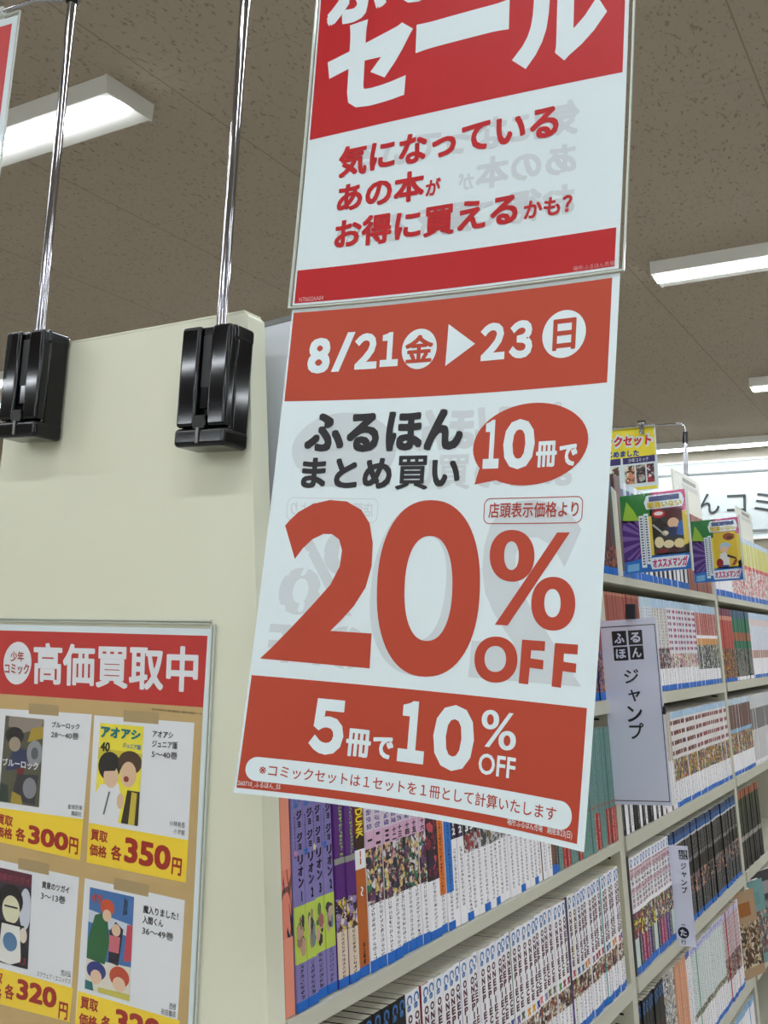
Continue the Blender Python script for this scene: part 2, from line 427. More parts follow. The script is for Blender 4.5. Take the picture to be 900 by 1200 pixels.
# ================================================================== WALL SIGN
def wall_sign():
    P = Plane((0, Y1-.05, 0)); z0, z1 = P.inv((815, 631))[1], P.inv((815, 543))[1]
    xl, xr = P.inv((640, 560))[0], P.inv((1180, 560))[0]
    t = thing('wall_sign', 'white sign board on the far wall with large dark lettering', 'sign', ((xl+xr)/2, Y1-.05, z0))
    b = MB(); b.box((xl, Y1-.046, z0), (xr, Y1-.002, z1), mat('sign_white_acrylic', (184, 192, 192), .4)); 
    pr = Print(P, .0004); dk = ink(58, 60, 62)
    for ch, px in (('ん', (817, 579, 843, 602)), ('コ', (852, 580, 874, 600)), ('ミ', (884, 578, 906, 600)), ('ッ', (918, 582, 938, 599)), ('ク', (948, 577, 974, 600)),
                   ('ほ', (779, 580, 805, 602)), ('る', (742, 580, 768, 602)), ('ふ', (704, 580, 730, 602))):
        q = pr.bbox([(px[0], px[1]), (px[2], px[3]), (px[0], px[3]), (px[2], px[1])]); pr.text(ch, q, dk, 2, .004)
    pr.emit(b); b.build('sign_panel', t)
    b = MB(); dkf = mat('sign_frame_grey', (120, 124, 124), .5)
    za, zb = P.inv((815, 623.5))[1], P.inv((815, 556))[1]
    b.box((xl-.01, Y1-.056, z0-.012), (xr+.01, Y1-.002, z0), mat('sign_edge_white', (235, 235, 228), .5))
    b.box((xl-.01, Y1-.056, z1), (xr+.01, Y1-.002, z1+.012), mat('sign_edge_white', (235, 235, 228), .5))
    b.box((xl, Y1-.054, za-.006), (xr, Y1-.046, za+.004), dkf); b.box((xl, Y1-.054, zb-.004), (xr, Y1-.046, zb+.006), dkf)
    b.build('sign_frame', t)
wall_sign()

# ================================================================== BOOKCASE
KS = .08; TH = math.atan(KS)
def xf(z): return -.5019-KS*(z-1.29)               # front of the books at height z
SH = {'T': 1.709, 'U': 1.503, 'A': 1.286, 'B': 1.074, 'C': .86, 'D': .646, 'E': .432, 'F': .2}
XB = -.697
BAYS = [(.712, 1.6125), (1.6375, 2.4825), (2.5075, 3.3525)]
NAMES = ['nearest bookcase section, behind the hanging sale banner', 'middle bookcase section, right of the hanging sale banner', 'farthest bookcase section at the right edge of the picture']
def bookcase(i):
    y0, y1 = BAYS[i]
    t = thing('bookcase', 'ivory steel '+NAMES[i], 'bookcase', (XB+.1, (y0+y1)/2, 0))
    for k, z in SH.items():
        b = MB(); c, s = math.cos(TH), math.sin(TH)
        fx, fz = xf(z)+.004, z+.004*KS-.0004
        def q(d, h): return (fx-d*c-h*s, fz-d*s+h*c)
        D = (fx-XB-.008)/c; hb = .014 if k == 'T' or (k == 'A' and i == 0) else .021
        b.prism([q(0, 0), q(0, -hb), q(.012, -hb), q(.012, -.012), q(D, -.012), q(D, 0)], y0+.001, y1-.001, SHELF)
        b.build('shelf_board', t)
    b = MB(); b.box((XB, y0, .06), (XB+.006, y1, 1.86), SHELF); b.build('back_panel', t)
    b = MB(); ya, yb = y1+.0005, y1+.0245
    b.prism([(xf(.02)+.001, .0), (xf(1.70)+.001, 1.70), (xf(1.70)-.02, 1.704), (XB, 1.704), (XB, .0)], ya, yb, SHELF)
    z = .1
    while z < 1.66:
        x = xf(z)-.016
        b.box((x-.014, ya-.0006, z), (x, ya+.001, z+.0032), SHELFD); z += .0165
    b.build('upright', t)
    b = MB(); b.box((XB, y0, 0), (xf(.1)-.01, y1, .06), SHELF); b.build('plinth', t)
for i in range(3): bookcase(i)
def end_panel():
    t = thing('end_panel', 'cream steel end panel of the bookcase under the two chrome poles', 'panel', (XB, .7, 0))
    b = MB(); e = .006; zt = 1.882
    xr = lambda z: -.5445-.077*(z-1.88)
    xl = lambda z: 2*XB-xr(z)
    b.prism([(xl(0), 0), (xr(0), 0), (xr(zt-.004), zt-.004), (xr(zt)-.004, zt), (xl(zt)+.004, zt), (xl(zt-.004), zt-.004)], .688, .7115, CREAM)
    b.build('steel_sheet', t, bevel=.0012)
    b = MB(); b.box((xl(zt)+.004, .6875, zt-.0005), (xr(zt)-.004, .712, zt+.0018), CREAM); b.build('cap_rail', t, bevel=.0006)
end_panel()

# ================================================================== SALE BANNER
RED1 = ink(206, 58, 62); RED2 = ink(184, 68, 45); RED3 = ink(190, 12, 24); BLK = ink(40, 38, 42); TRED = ink(176, 60, 45)
def sale_banner():
    S = Bent()
    # ---- lower sheet
    t = thing('sale_poster', 'lower paper sale poster with huge orange-red 20% OFF hanging under the upper sheet', 'poster', S.pt(.5, 0))
    b = MB(); sheet(b, S, 0, 1, 0, 1.414, WHITE)
    p = Print(S)
    inv = S.inv
    def P(px): return [inv(q) for q in px]
    def TX(s, pts, m, l=3, bold=.03, sp=1.0, curve=False): p.text(s, p.bbox(pts), m, l, bold, sp, curve)
    # red bands
    vb = lambda pts: float(np.mean([inv(q)[1] for q in pts]))
    ul, ur = .0062, .9800
    v1, v2 = .3235, 1.1285
    p.poly([(ul, v2), (ur, v2), (ur, 1.4035), (ul, 1.4035)], RED2)
    p.poly([(ul, .014), (ur, .014), (ur, v1), (ul, v1)], RED2)
    # date line
    TX('8', [(360.6, 426), (377.5, 396), (371, 438), (388, 409)], WHITE, bold=.035)
    TX('/', [(388, 436), (417, 389)], WHITE, bold=.02, curve=True)
    TX('２', [(414, 432), (424, 391), (441, 401), (441, 432)], WHITE, 3, .045, curve=True)
    TX('１', [(447, 398), (463, 389), (466, 429)], WHITE, 3, .045, curve=True)
    c = inv((491.5, 409)); p.poly(ell(c[0], c[1], .0545, .058), WHITE, 3); TX('金', [(476, 394), (507, 394), (507, 424), (477, 425)], RED2, 4, .03)
    p.poly(P([(526, 380), (557, 403), (522, 429)]), WHITE, 3)
    TX('２', [(562, 420), (572, 379), (590, 390), (591, 421)], WHITE, 3, .045, curve=True)
    TX('３', [(596, 419), (606, 376), (624, 405), (612, 420)], WHITE, 3, .045, curve=True)
    c = inv((661, 391.5)); p.poly(ell(c[0], c[1], .0605, .064), WHITE, 3); TX('日', [(649, 375), (676, 374), (674, 409), (648, 411)], RED2, 4, .03)
    # headline
    TX('ふるほん', [(356, 527), (378, 486), (367, 530), (543, 505), (520, 479), (531, 526)], BLK, bold=.045)
    q = p.bbox([(353, 563), (372, 536), (363, 572), (539, 557), (483, 534), (468, 574)]); ln = lambda a, c, k: np.array(a)+(np.array(c)-np.array(a))*k
    sub = lambda k0, k1, lo=0, hi=1: [ln(ln(q[0], q[1], k0), ln(q[3], q[2], k0), 1-hi), ln(ln(q[0], q[1], k1), ln(q[3], q[2], k1), 1-hi), ln(ln(q[0], q[1], k1), ln(q[3], q[2], k1), 1-lo), ln(ln(q[0], q[1], k0), ln(q[3], q[2], k0), 1-lo)]
    p.text('まとめ', sub(0, .575, .02, .96), BLK, 3, .04); p.text('買', sub(.60, .805, 0, 1), BLK, 3, .02); p.text('い', sub(.825, 1, .08, .86), BLK, 3, .04)
    # speech oval with its tail
    o = [inv(q) for q in ell(622, 520.5, 67.5, 49.5, 56, 0)]; o = [inv((622+67.5*math.cos(a), 520.5+48*math.sin(a)-.1*67.5*math.cos(a))) for a in [2*math.pi*k/56 for k in range(56)]]
    p.poly(o, RED2, 2); p.poly(P([(566, 536), (556, 568), (590, 561)]), RED2, 2)
    TX('１', [(568, 505), (581, 492), (584, 549)], WHITE, 3, .045, curve=True)
    TX('０', [(590, 520), (612, 491), (607, 550), (627, 518)], WHITE, 3, .05, curve=True)
    TX('冊', [(629, 521), (640, 517), (632, 548), (652, 545)], WHITE, 3, .035)
    TX('で', [(656, 525), (660, 521), (677, 527), (670, 546)], WHITE, 3, .04)
    # outlined tag
    q = p.bbox([(568, 584), (568, 613), (683, 583), (682, 613)]); u0, vt = q[0]; u1, v0 = q[2]
    def rr(u0, u1, v0, v1, r, n=6):
        out = []
        for cx, cy, a0 in ((u1-r, v1-r, 0), (u0+r, v1-r, 90), (u0+r, v0+r, 180), (u1-r, v0+r, 270)):
            for k in range(n+1): a = math.radians(a0+90*k/n); out.append(np.array((cx+r*math.cos(a), cy+r*math.sin(a))))
        return out
    p.ring(rr(u0, u1, v0, vt, .018), rr(u0+.0022, u1-.0022, v0+.0022, vt-.0022, .016), TRED, 2)
    TX('店頭表示価格より', [(573, 597), (590, 589), (590, 607), (678, 599)], TRED, 3, .012)
    # the big figures
    two = [(103,648),(118,630),(150,600),(200,572),(260,558),(320,563),(370,592),(400,640),(411,710),(407,790),(386,865),(345,930),(300,980),(262,1018),(407,1027),(400,1150),(15,1115),(60,1072),(130,1000),(200,925),(262,855),(295,790),(303,735),(293,697),(268,678),(238,677),(200,695),(165,728),(137,765)]
    p.poly([inv((300+x/3, 400+y/3)) for x, y in two], RED2, 2)
    z = lambda rx, ry, ex, sh: [inv((502.2+x+sh*(-y), 689.6+y)) for x, y in [(a-0, b-0) for a, b in ell(0, 0, rx, ry, 64, 0, ex)]]
    p.ring(z(60.3, 103.5, 2.25, .03), z(28, 61.5, 2.25, .03), RED2, 2)
    def oval(cx, cy, rx, ry, sh=0): return [inv((cx+x-sh*y, cy+y)) for x, y in ell(0, 0, rx, ry, 48, 0, 2.15)]
    p.ring(oval(600.2, 651.3, 26.2, 30.3), oval(599.5, 651.2, 8.6, 16.8), RED2, 2)
    p.ring(oval(648.5, 707.5, 25.8, 31.5), oval(647.5, 706.8, 9.6, 16.6), RED2, 2)
    p.poly(P([(653, 624), (668, 624), (595, 733), (580, 732)]), RED2, 2)
    p.ring(oval(581.3, 773, 25.2, 27), oval(580.6, 772.2, 12.6, 15.2), RED2, 2)
    def Fs(x, y): return P([(x, y), (x+27, y+2), (x+26.4, y+13.5), (x+10.6, y+12.4), (x+9.8, y+22), (x+25, y+24.2), (x+24.4, y+35), (x+9, y+33), (x+7, y+52.5), (x-4, y+51)])
    p.poly(Fs(612, 749.5), RED2, 2); p.poly(Fs(650.5, 753.5), RED2, 2)
    # lower band
    TX('５', [(361, 876), (369, 818), (404, 850), (403, 821), (377, 884)], WHITE, 3, .05, curve=True)
    TX('冊', [(406, 868), (409, 853), (409, 886), (435, 870)], WHITE, 3, .035)
    TX('で', [(438, 864), (440, 862), (462, 866), (456, 890)], WHITE, 3, .04)
    TX('１', [(470, 833), (498, 823), (496, 896)], WHITE, 3, .05, curve=True)
    TX('０', [(508, 862), (533, 826), (532, 904), (556, 864)], WHITE, 3, .055, curve=True)
    p.ring(oval(575, 843.3, 10.2, 11.4), oval(575, 843.3, 3.9, 6.2), WHITE, 3); p.ring(oval(594.6, 868, 10.2, 11.4), oval(594.4, 868, 3.9, 6.2), WHITE, 3)
    p.poly(P([(597, 835.5), (602.2, 836), (573.5, 875.5), (568, 874.8)]), WHITE, 3)
    TX('OFF', [(561, 895), (571, 883), (575, 908), (605, 889), (594, 912)], WHITE, 3, .018, curve=True)
    # pill
    vv = [inv(q)[1] for q in ((300, 886), (661, 940))]; vt = sum(vv)/2; vv = [inv(q)[1] for q in ((300, 914), (657, 974))]; v0 = sum(vv)/2
    u0, u1 = inv((288, 901))[0], inv((670, 961))[0]; r = (vt-v0)/2-.001
    p.poly(rr(u0, u1, v0, vt, r, 10), WHITE, 3)
    a, c = inv((304.5, 901)), inv((652, 954.7)); m = (vt+v0)/2; h = (vt-v0)*.255
    p.text('※コミックセットは１セットを１冊として計算いたします', [(a[0], m+h), (c[0], m+h), (c[0], m-h), (a[0], m-h)], TRED, 4, .008)
    a, c = inv((278.5, 921)), inv((328.5, 925)); p.text('260710_ふるほん_55', [(a[0], .035), (c[0], .035), (c[0], .0195), (a[0], .0195)], WHITE, 3, 0)
    a, c = inv((594, 969)), inv((670, 986.7)); p.text('場所:ふるほん売場　期限:8/23(日)', [(a[0], .040), (c[0], .040), (c[0], .019), (a[0], .019)], WHITE, 3, 0)
    # print of the reverse side showing through
    sh = 1.0
    def ghost(pts): return [(sh-q[0], q[1]) for q in pts]
    gi = Print(S)
    for v, f, mm, l in list(p.items):
        if mm in (RED2, BLK, TRED) and l in (2, 3): 
            p.items.append(([np.array((.985-q[0], *q[1:])) for q in v], f, GHOST, 0.5))
    p.emit(b); b.build('paper_sheet', t)
    # ---- upper sheet in a clear sleeve
    S2 = Bent(); base_pt = S2.pt; S2.pt = lambda u, v, off=0: base_pt(u, v, off+.0016)
    t2 = thing('sale_poster', 'upper red and white sale poster in clear sleeve, cut off by picture top', 'poster', S2.pt(.5, 1.42))
    b = MB(); sheet(b, S2, .003, .997, 1.424, 2.835, WHITE)
    p = Print(S2); inv = S2.inv
    ul, ur = .0095, .9865
    p.poly([(ul, 1.4305), (ur, 1.4305), (ur, 1.5345), (ul, 1.5345)], RED3)
    p.poly([(ul, 1.954), (ur, 1.954), (ur, 2.825), (ul, 2.825)], RED3)
    TX2 = lambda s, pts, m, l=3, bold=.03, curve=False: p.text(s, p.bbox(pts), m, l, bold, 1.0, curve)
    q = p.bbox([(384, 78), (482, 90), (405, 32), (481, 22), (422, 127)]); p.text('セ', q, WHITE, 3, .05, 1.0, True)
    vt, v0 = q[0][1], q[2][1]
    q = p.bbox([(488, 42), (490, 62), (597, 20), (594, 0)]); p.text('ー', q, WHITE, 3, .05, 1.0, True)
    u0, u1 = inv((601, 40))[0], inv((712, 0))[0]; p.text('ル', [(u0, vt), (u1, vt), (u1, v0), (u0, v0)], WHITE, 3, .05, 1.0, True)
    u0 = inv((383, 24))[0]; u1 = inv((708, -40))[0]; v0 = inv((385, 38))[1]; p.text('ふるほん', [(u0, v0+.235), (u1, v0+.235), (u1, v0), (u0, v0)], WHITE, 3, .05)
    TX2('気になっている', [(397, 193), (405, 172), (401, 209), (655, 143), (641, 162), (634, 126)], RED3, 3, .035)
    TX2('あの本', [(395, 240), (406, 248.5), (481, 201), (497, 228)], RED3, 3, .035)
    TX2('が', [(499, 222), (503, 230), (516.7, 213), (510, 209)], RED3, 3, .03)
    TX2('お得に買える', [(392, 281), (400, 292), (403, 257), (607, 247), (596, 263), (590, 228)], RED3, 3, .035)
    TX2('かも？', [(614, 247), (620, 257), (671, 233), (665, 228)], RED3, 3, .03)
    TX2('N70602AA04', [(350.7, 354), (351, 350), (379, 350.5), (379, 346.5)], ink(230, 180, 180), 3, 0)
    TX2('場所:ふるほん売場', [(672, 318), (672, 312.5), (720, 311), (720, 305.5)], ink(226, 160, 164), 3, 0)
    for v, f, mm, l in list(p.items):
        if mm is RED3 and l == 3: p.items.append(([np.array((1.0-q[0], *q[1:])) for q in v], f, GHOST, 0.5))
    p.emit(b); b.build('paper_sheet', t2)
    b = MB(); sheet(b, S2, -.008, 1.012, 1.418, 2.86, CLEAR, .0012, .0002)
    sheet(b, S2, -.008, 1.012, 1.418, 2.86, CLEAR, -.0006, .0002)
    b.build('clear_sleeve', t2)['label'] = 'transparent plastic sleeve'
    b = MB()
    for a in ((-.009, -.0045, 1.417, 2.86), (1.0085, 1.013, 1.417, 2.86), (-.009, 1.013, 1.4155, 1.4195)): sheet(b, S2, *a, CLEARE, .0013, .0022)
    b.build('sleeve_welt', t2)
    return S2
SB = sale_banner()

# ================================================================== MAGNETIC BANNER STANDS
def bezbox(b, x0, x1, y0, y1, z0, z1, r, m, n=4):
    """box whose four long vertical edges and top/bottom front edges are rounded"""
    pts = []
    for cx, cy, a0 in ((x1-r, y1-r, 0), (x0+r, y1-r, 90), (x0+r, y0+r, 180), (x1-r, y0+r, 270)):
        for k in range(n+1):
            a = math.radians(a0+90*k/n); pts.append((cx+r*math.cos(a), cy+r*math.sin(a)))
    cx, cy = (x0+x1)/2, (y0+y1)/2
    lv = [(z0, .86), (z0+r*.3, .95), (z0+r, 1), (z1-r, 1), (z1-r*.3, .95), (z1, .86)]; N = len(pts); V = []
    for z, s in lv: V += [(cx+(p[0]-cx)*s, cy+(p[1]-cy)*s, z) for p in pts]
    f = []
    for j in range(len(lv)-1):
        for k in range(N): f.append((j*N+k, j*N+(k+1) % N, (j+1)*N+(k+1) % N, (j+1)*N+k))
    b.add(V, f, m, True); b.add(V[:N], [tuple(range(N-1, -1, -1))], m); b.add(V[-N:], [tuple(range(N))], m)
def stand(cx, cz, tilt, arm_dir, label):
    """magnet foot clamped on the panel, chrome pole, joint collar and horizontal arm; built upright, then tilted"""
    yb = .6868
    t = thing('banner_stand', label, 'banner stand', (cx, yb, cz), (0, tilt, 0))
    w, h, d = .0555, .108, .034                      # local: x across, -y towards the viewer, z up
    def bl(mb, name, **k): return mb.build(name, t, org=(0, 0, 0), **k)
    def slab(name, x0, x1, y0, y1, z0, z1, bev, m=BLACKP, bow=0.0):
        b = MB(); V = []; n = 8 if bow else 1
        for k in range(n+1):
            z = z0+(z1-z0)*k/n; q = bow*(1-(2*k/n-1)**2)
            V += [(x0, y0-q, z), (x1, y0-q, z), (x1, y1, z), (x0, y1, z)]
        f = [(3, 2, 1, 0), (4*n, 4*n+1, 4*n+2, 4*n+3)]
        for k in range(n):
            for i in range(4): f.append((4*k+i, 4*k+(i+1) % 4, 4*k+4+(i+1) % 4, 4*k+4+i))
        b.add(V, f, m, True); o = bl(b, name)
        bv = o.modifiers.new('bevel', 'BEVEL'); bv.width = bev; bv.segments = 4; bv.limit_method = 'ANGLE'; bv.angle_limit = .6; bv.harden_normals = True
        return o
    slab('magnet_housing', -w/2, w/2, -d+.008, 0, .002, h-.002, .0045)
    slab('front_lobe', -w/2+.0002, -.0060, -d+.0008, -d+.012, .0175, h-.0015, .0032, bow=.0005)
    slab('front_lobe', .0060, w/2-.001, -d+.0008, -d+.012, .0175, h-.0015, .0032, bow=.0005)
    slab('release_slider', -.0056, .0056, -d+.0046, -d+.012, .034, h-.004, .0008)
    slab('release_slider', -.0048, .0048, -d+.0038, -d+.010, .052, h-.010, .0005, BLACKM)
    slab('base_cap', -w/2-.0006, w/2+.0006, -d, -.0002, .0004, .0168, .0042)
    b = MB(); b.box((-.0062, -d-.0004, .016), (.0062, -d+.006, .027), BLACKM); b.box((-.0075, -d-.0003, .0185), (.0075, -d+.005, .0225), BLACKM)
    b.box((-.0025, -d-.0010, .003), (.0008, -d+.003, .0165), mat('grey_pin', (120, 118, 116), .4, metal=.6)); bl(b, 'latch')
    slab('top_cap', -w/2-.0005, w/2+.0005, -d+.006, -.0001, h-.016, h-.0008, .0042)
    py = -d+.0125; px = .0065
    zt = .458
    b = MB(); b.tube([(px, py, h-.02), (px, py, zt)], .0044, CHROME, 24)
    bl(b, 'pole')
    b = MB(); b.tube([(px, py, zt-.008), (px, py, zt-.004), (px, py, zt+.022), (px, py, zt+.03)], [.006, .0078, .0082, .006], BLACKP, 16)
    b.box((px-.0105, py-.004, zt-.003), (px+.0105, py+.004, zt+.012), BLACKP); bl(b, 'joint_collar', bevel=.001)
    ax = px+.44*arm_dir; dz = 0 if arm_dir > 0 else .017
    P = [(px, py, zt+.014), (px+.02*arm_dir, py-.004, zt+.014), (px+.05*arm_dir, py-.03, zt+.013-dz), (px+.075*arm_dir, py-.036, zt+.013-dz), (ax, py-.037, zt+.008-dz)]
    def loc(p):
        v = np.array(p)-np.array((cx, yb, cz)); c_, s_ = math.cos(tilt), math.sin(tilt)
        return np.array((c_*v[0]-s_*v[2], v[1], s_*v[0]+c_*v[2]))
    if arm_dir < 0:
        A = Plane((0, .641, 0)); a, c = A.inv((45, -1)), A.inv((0, 14)); k = c+(c-a)*3.4
        e = a+(a-c)*.35
        P = [(px, py, zt+.014), loc((e[0], .652, e[1])), loc((a[0], .641, a[1])), loc((c[0], .641, c[1])), loc((k[0], .641, k[1]))]
    b = MB(); b.tube(P, .0021, CHROME, 12); bl(b, 'arm')
    for fx in ((.28, .92) if arm_dir > 0 else (.12, .64)):
        b = MB(); x = px+.44*arm_dir*fx; z = zt+.008-dz; py = -d+.0125-.037
        if arm_dir < 0: f_ = np.array(P[3])+(np.array(P[4])-np.array(P[3]))*(.0 if fx < .5 else .9); x, py, z = f_[0], f_[1], f_[2]-.001
        b.box((x-.0035, py-.004, z-.019), (x+.0035, py+.004, z+.002), mat('clear_clip_plastic', (214, 216, 214), .15, spec=.7)); b.tube([(x-.0055, py, z+.001), (x+.0055, py, z+.001)], .0042, mat('clear_clip_plastic', (214, 216, 214), .15), 12)
        bl(b, 'banner_clip', bevel=.001)
    return t
stand(-.5665, 1.7560, math.radians(2.4), 1, 'black magnet foot and chrome pole nearer the banner, on the cream panel')
stand(-.7975, 1.7830, math.radians(3.0), -1, 'black magnet foot and chrome pole cut by the left picture edge')

# sign hanging from the left stand's arm
def corner_sign():
    P0 = Plane((0, .635, 0)); a = P0.inv((22, 16)); c = P0.inv((3, 165)); dn = _n(c-a)
    ey = (-dn[0], 0, -dn[1]); ex = (-dn[1], 0, dn[0])
    P = Plane((a[0], .635, a[1]), ex, ey)
    t = thing('red_sign', 'red sign with white border cut off at the top left corner', 'sign', P.pt(-.13, -.364))
    b = MB(); sheet(b, P, -.26, -.0006, -.364, -.001, WHITE)
    p = Print(P); p.poly([(-.253, -.355), (-.0085, -.355), (-.0085, -.0085), (-.253, -.0085)], RED1); p.emit(b); b.build('paper_sheet', t)
    b = MB(); sheet(b, P, -.262, .0016, -.367, .002, CLEAR, .0012, .0002); b.build('clear_sleeve', t)
    b = MB(); sheet(b, P, .0008, .0022, -.367, .002, CLEARE, .0012, .002); sheet(b, P, -.262, .0022, .001, .003, CLEARE, .0012, .002); b.build('sleeve_welt', t)
corner_sign()

# ================================================================== BUY-BACK PRICE POSTER
YP = .6868
def price_poster():
    P = Plane((0, YP, 0))
    t = thing('price_poster', 'laminated buy-back price poster with red header on the cream panel', 'poster', P.pt(-.69, 1.15))
    p = Print(P, .00012); inv = P.inv; Q = p.quad
    def lerp(a, b, k): return a+(b-a)*k
    tr, br = inv((248, 737)), inv((225, 1200)); d = (br-tr)/(br-tr)[1]
    xr = lambda z: tr[0]+d[0]*(z-tr[1])
    zt = tr[1]; zb = 1.15; xl = -.868
    b = MB()
    pl = [P.pt(xl, zb), P.pt(xr(zb), zb), P.pt(xr(zt), zt), P.pt(xl, zt+.001)]
    b.add(pl+[q+np.array((0, .0006, 0)) for q in pl], [(0,1,2,3),(7,6,5,4),(0,4,5,1),(1,5,6,2),(2,6,7,3),(3,7,4,0)], WHITE)
    red = ink(196, 52, 50); kraft = noisy('kraft_paper', (208, 178, 124), (192, 160, 104), 40, .7); yel = ink(250, 216, 58); dred = ink(168, 44, 34); txt = ink(40, 38, 40); card = ink(232, 234, 238); tape = mat('brown_tape', (176, 152, 108), .5)
    z1, z2 = inv((241, 745))[1], inv((238, 829))[1]
    p.poly([(xl+.003, z2), (xr(z2)-.005, z2), (xr(z1)-.004, z1), (xl+.003, z1+.001)], red)
    p.poly([(xl+.003, zb+.003), (xr(zb)-.004, zb+.003), (xr(z2)-.005, z2), (xl+.003, z2)], kraft)
    c = inv((20.5, 777)); p.poly(ell(c[0], c[1], (inv((37, 777))-c)[0], (inv((20.5, 752))-c)[1]), card, 2)
    T = lambda s, px, m, l=4, bold=.02: p.text(s, Q(px), m, l, bold)
    def rect(x0, y0, x1, y1, sl=0): return [(x0, y0), (x1, y0+sl*(x1-x0)), (x1, y1+sl*(x1-x0)), (x0, y1)]
    T('少年', [(13, 763), (28.5, 763.5), (28.5, 775.5), (13, 775)], dred); T('コミック', [(6, 777), (34.5, 778), (34.5, 790.5), (6, 789.5)], dred)
    T('高価買取中', [(40, 753), (233.5, 757.5), (231.5, 812), (39, 801.5)], card, 3, .028)
    T('※2026/8/21(金)現在の買取価格です', [(178, 829.5), (237, 835.5), (237, 838.5), (178, 832.5)], txt, 3, 0)
    def cardq(q, yl, tapes, cover, cart, texts, yt, extra=()):
        p.poly(Q(q), card, 2)
        p.poly([inv(yl[0]), inv(yl[1]), inv(q[2]), inv(q[3])], yel, 3)
        p.poly(Q(tapes), tape, 3)
        for px, shapes in cart:
            q4 = [np.array(a) for a in Q(px)]
            bl = lambda a, c: (1-c)*((1-a)*q4[3]+a*q4[2])+c*((1-a)*q4[0]+a*q4[1])
            for n_, (kind, col, pts) in enumerate(shapes):
                pp = pts if kind == 'p' else ell(*pts, 20)
                p.poly([bl(min(1, max(0, a)), min(1, max(0, c))) for a, c in pp], ink(*col), 4+.15*n_)
        for s, px, bo in texts: T(s, px, txt, 4, bo)
        for s, px, bo in yt: T(s, px, dred, 4, bo)
        for s, px, m, bo in extra: T(s, px, m, 7, bo)
    full = [(0, 0), (1, 0), (1, 1), (0, 1)]
    C1 = [('p', (92, 90, 74), full), ('p', (150, 138, 128), [(.1, .88), (.5, .82), (.95, .9), (1, 1), (.1, 1)]), ('p', (176, 150, 60), [(.62, .72), (1, .78), (1, .92), (.7, .88)]), ('p', (52, 62, 96), [(.1, .36), (.62, .42), (.70, .62), (.3, .66)]),
          ('e', (36, 34, 38), (.28, .78, .24, .10)), ('e', (166, 150, 132), (.30, .68, .15, .085)), ('e', (150, 152, 156), (.82, .60, .2, .15)), ('e', (96, 98, 104), (.82, .60, .09, .07)), ('p', (50, 66, 58), [(0, 0), (.25, 0), (.2, .2), (0, .22)]),
          ('p', (120, 40, 46), [(.4, .34), (.56, .34), (.6, .42), (.42, .42)]), ('p', (60, 58, 66), [(.3, .04), (.9, .02), (.95, .36), (.42, .34)]), ('e', (140, 140, 146), (.75, .2, .17, .12)), ('p', (170, 146, 60), [(.3, 0), (.6, 0), (.55, .1), (.32, .14)])]
    C2 = [('p', (242, 226, 70), full), ('p', (214, 196, 60), [(0, .62), (1, .58), (1, .72), (0, .74)]), ('p', (232, 234, 236), [(0, 0), (.55, 0), (.62, .22), (.5, .40), (.1, .36), (0, .26)]), ('p', (60, 50, 36), [(.62, 0), (1, 0), (1, .34), (.72, .34)]), ('p', (206, 186, 70), [(.78, 0), (.92, 0), (.94, .32), (.82, .33)]),
          ('e', (44, 40, 42), (.28, .56, .26, .15)), ('e', (228, 196, 164), (.33, .46, .17, .12)), ('e', (82, 62, 48), (.74, .62, .27, .12)), ('e', (228, 194, 160), (.72, .50, .18, .13)), ('e', (150, 60, 54), (.68, .45, .06, .03)), ('e', (226, 192, 160), (.58, .22, .08, .08)), ('p', (44, 40, 42), [(.12, .60), (.5, .62), (.42, .52), (.14, .5)]), ('p', (120, 120, 126), [(.2, .06), (.24, .06), (.34, .3), (.3, .3)])]
    C3 = [('p', (54, 50, 66), full), ('p', (96, 44, 62), [(0, .84), (1, .86), (1, 1), (0, 1)]), ('e', (206, 210, 222), (.86, .62, .16, .22)), ('e', (30, 28, 32), (.46, .68, .34, .17)), ('e', (226, 222, 190), (.48, .58, .24, .15)), ('p', (34, 32, 38), [(0, .1), (.2, .45), (.85, .44), (1, .1), (.9, 0), (0, 0)]),
          ('p', (232, 232, 226), [(.14, .02), (.24, .42), (.74, .42), (.8, .06), (.5, .0)]), ('e', (90, 130, 170), (.48, .24, .2, .10)), ('e', (226, 214, 196), (.84, .34, .10, .08)), ('p', (60, 58, 60), [(.3, .60), (.66, .60), (.66, .62), (.3, .62)])]
    C4 = [('p', (70, 116, 176), full), ('p', (206, 214, 226), [(0, .66), (1, .60), (1, .72), (0, .78)]), ('p', (226, 220, 206), [(0, 0), (1, 0), (1, .32), (0, .30)]), ('p', (44, 104, 60), [(0, .30), (.42, .28), (.5, .5), (.42, .80), (.15, .74), (.02, .5)]), ('e', (206, 84, 50), (.42, .84, .16, .08)), ('e', (230, 196, 166), (.42, .76, .10, .06)),
          ('p', (40, 34, 50), [(.5, .32), (.72, .30), (.8, .66), (.62, .72), (.5, .62)]), ('e', (230, 196, 166), (.64, .64, .10, .06)), ('p', (206, 110, 120), [(.5, .42), (.72, .42), (.74, .58), (.5, .58)]), ('p', (200, 70, 84), [(.84, .36), (1, .38), (1, .72), (.88, .72)]), ('e', (50, 60, 130), (.24, .20, .22, .09)), ('e', (230, 196, 166), (.24, .14, .13, .07)),
          ('e', (196, 76, 50), (.76, .20, .22, .10)), ('e', (230, 196, 166), (.76, .13, .14, .07)), ('p', (206, 196, 90), [(.3, 0), (1, 0), (1, .06), (.3, .05)]), ('p', (40, 110, 110), [(0, 0), (.2, 0), (.16, .08), (0, .09)])]
    w = card
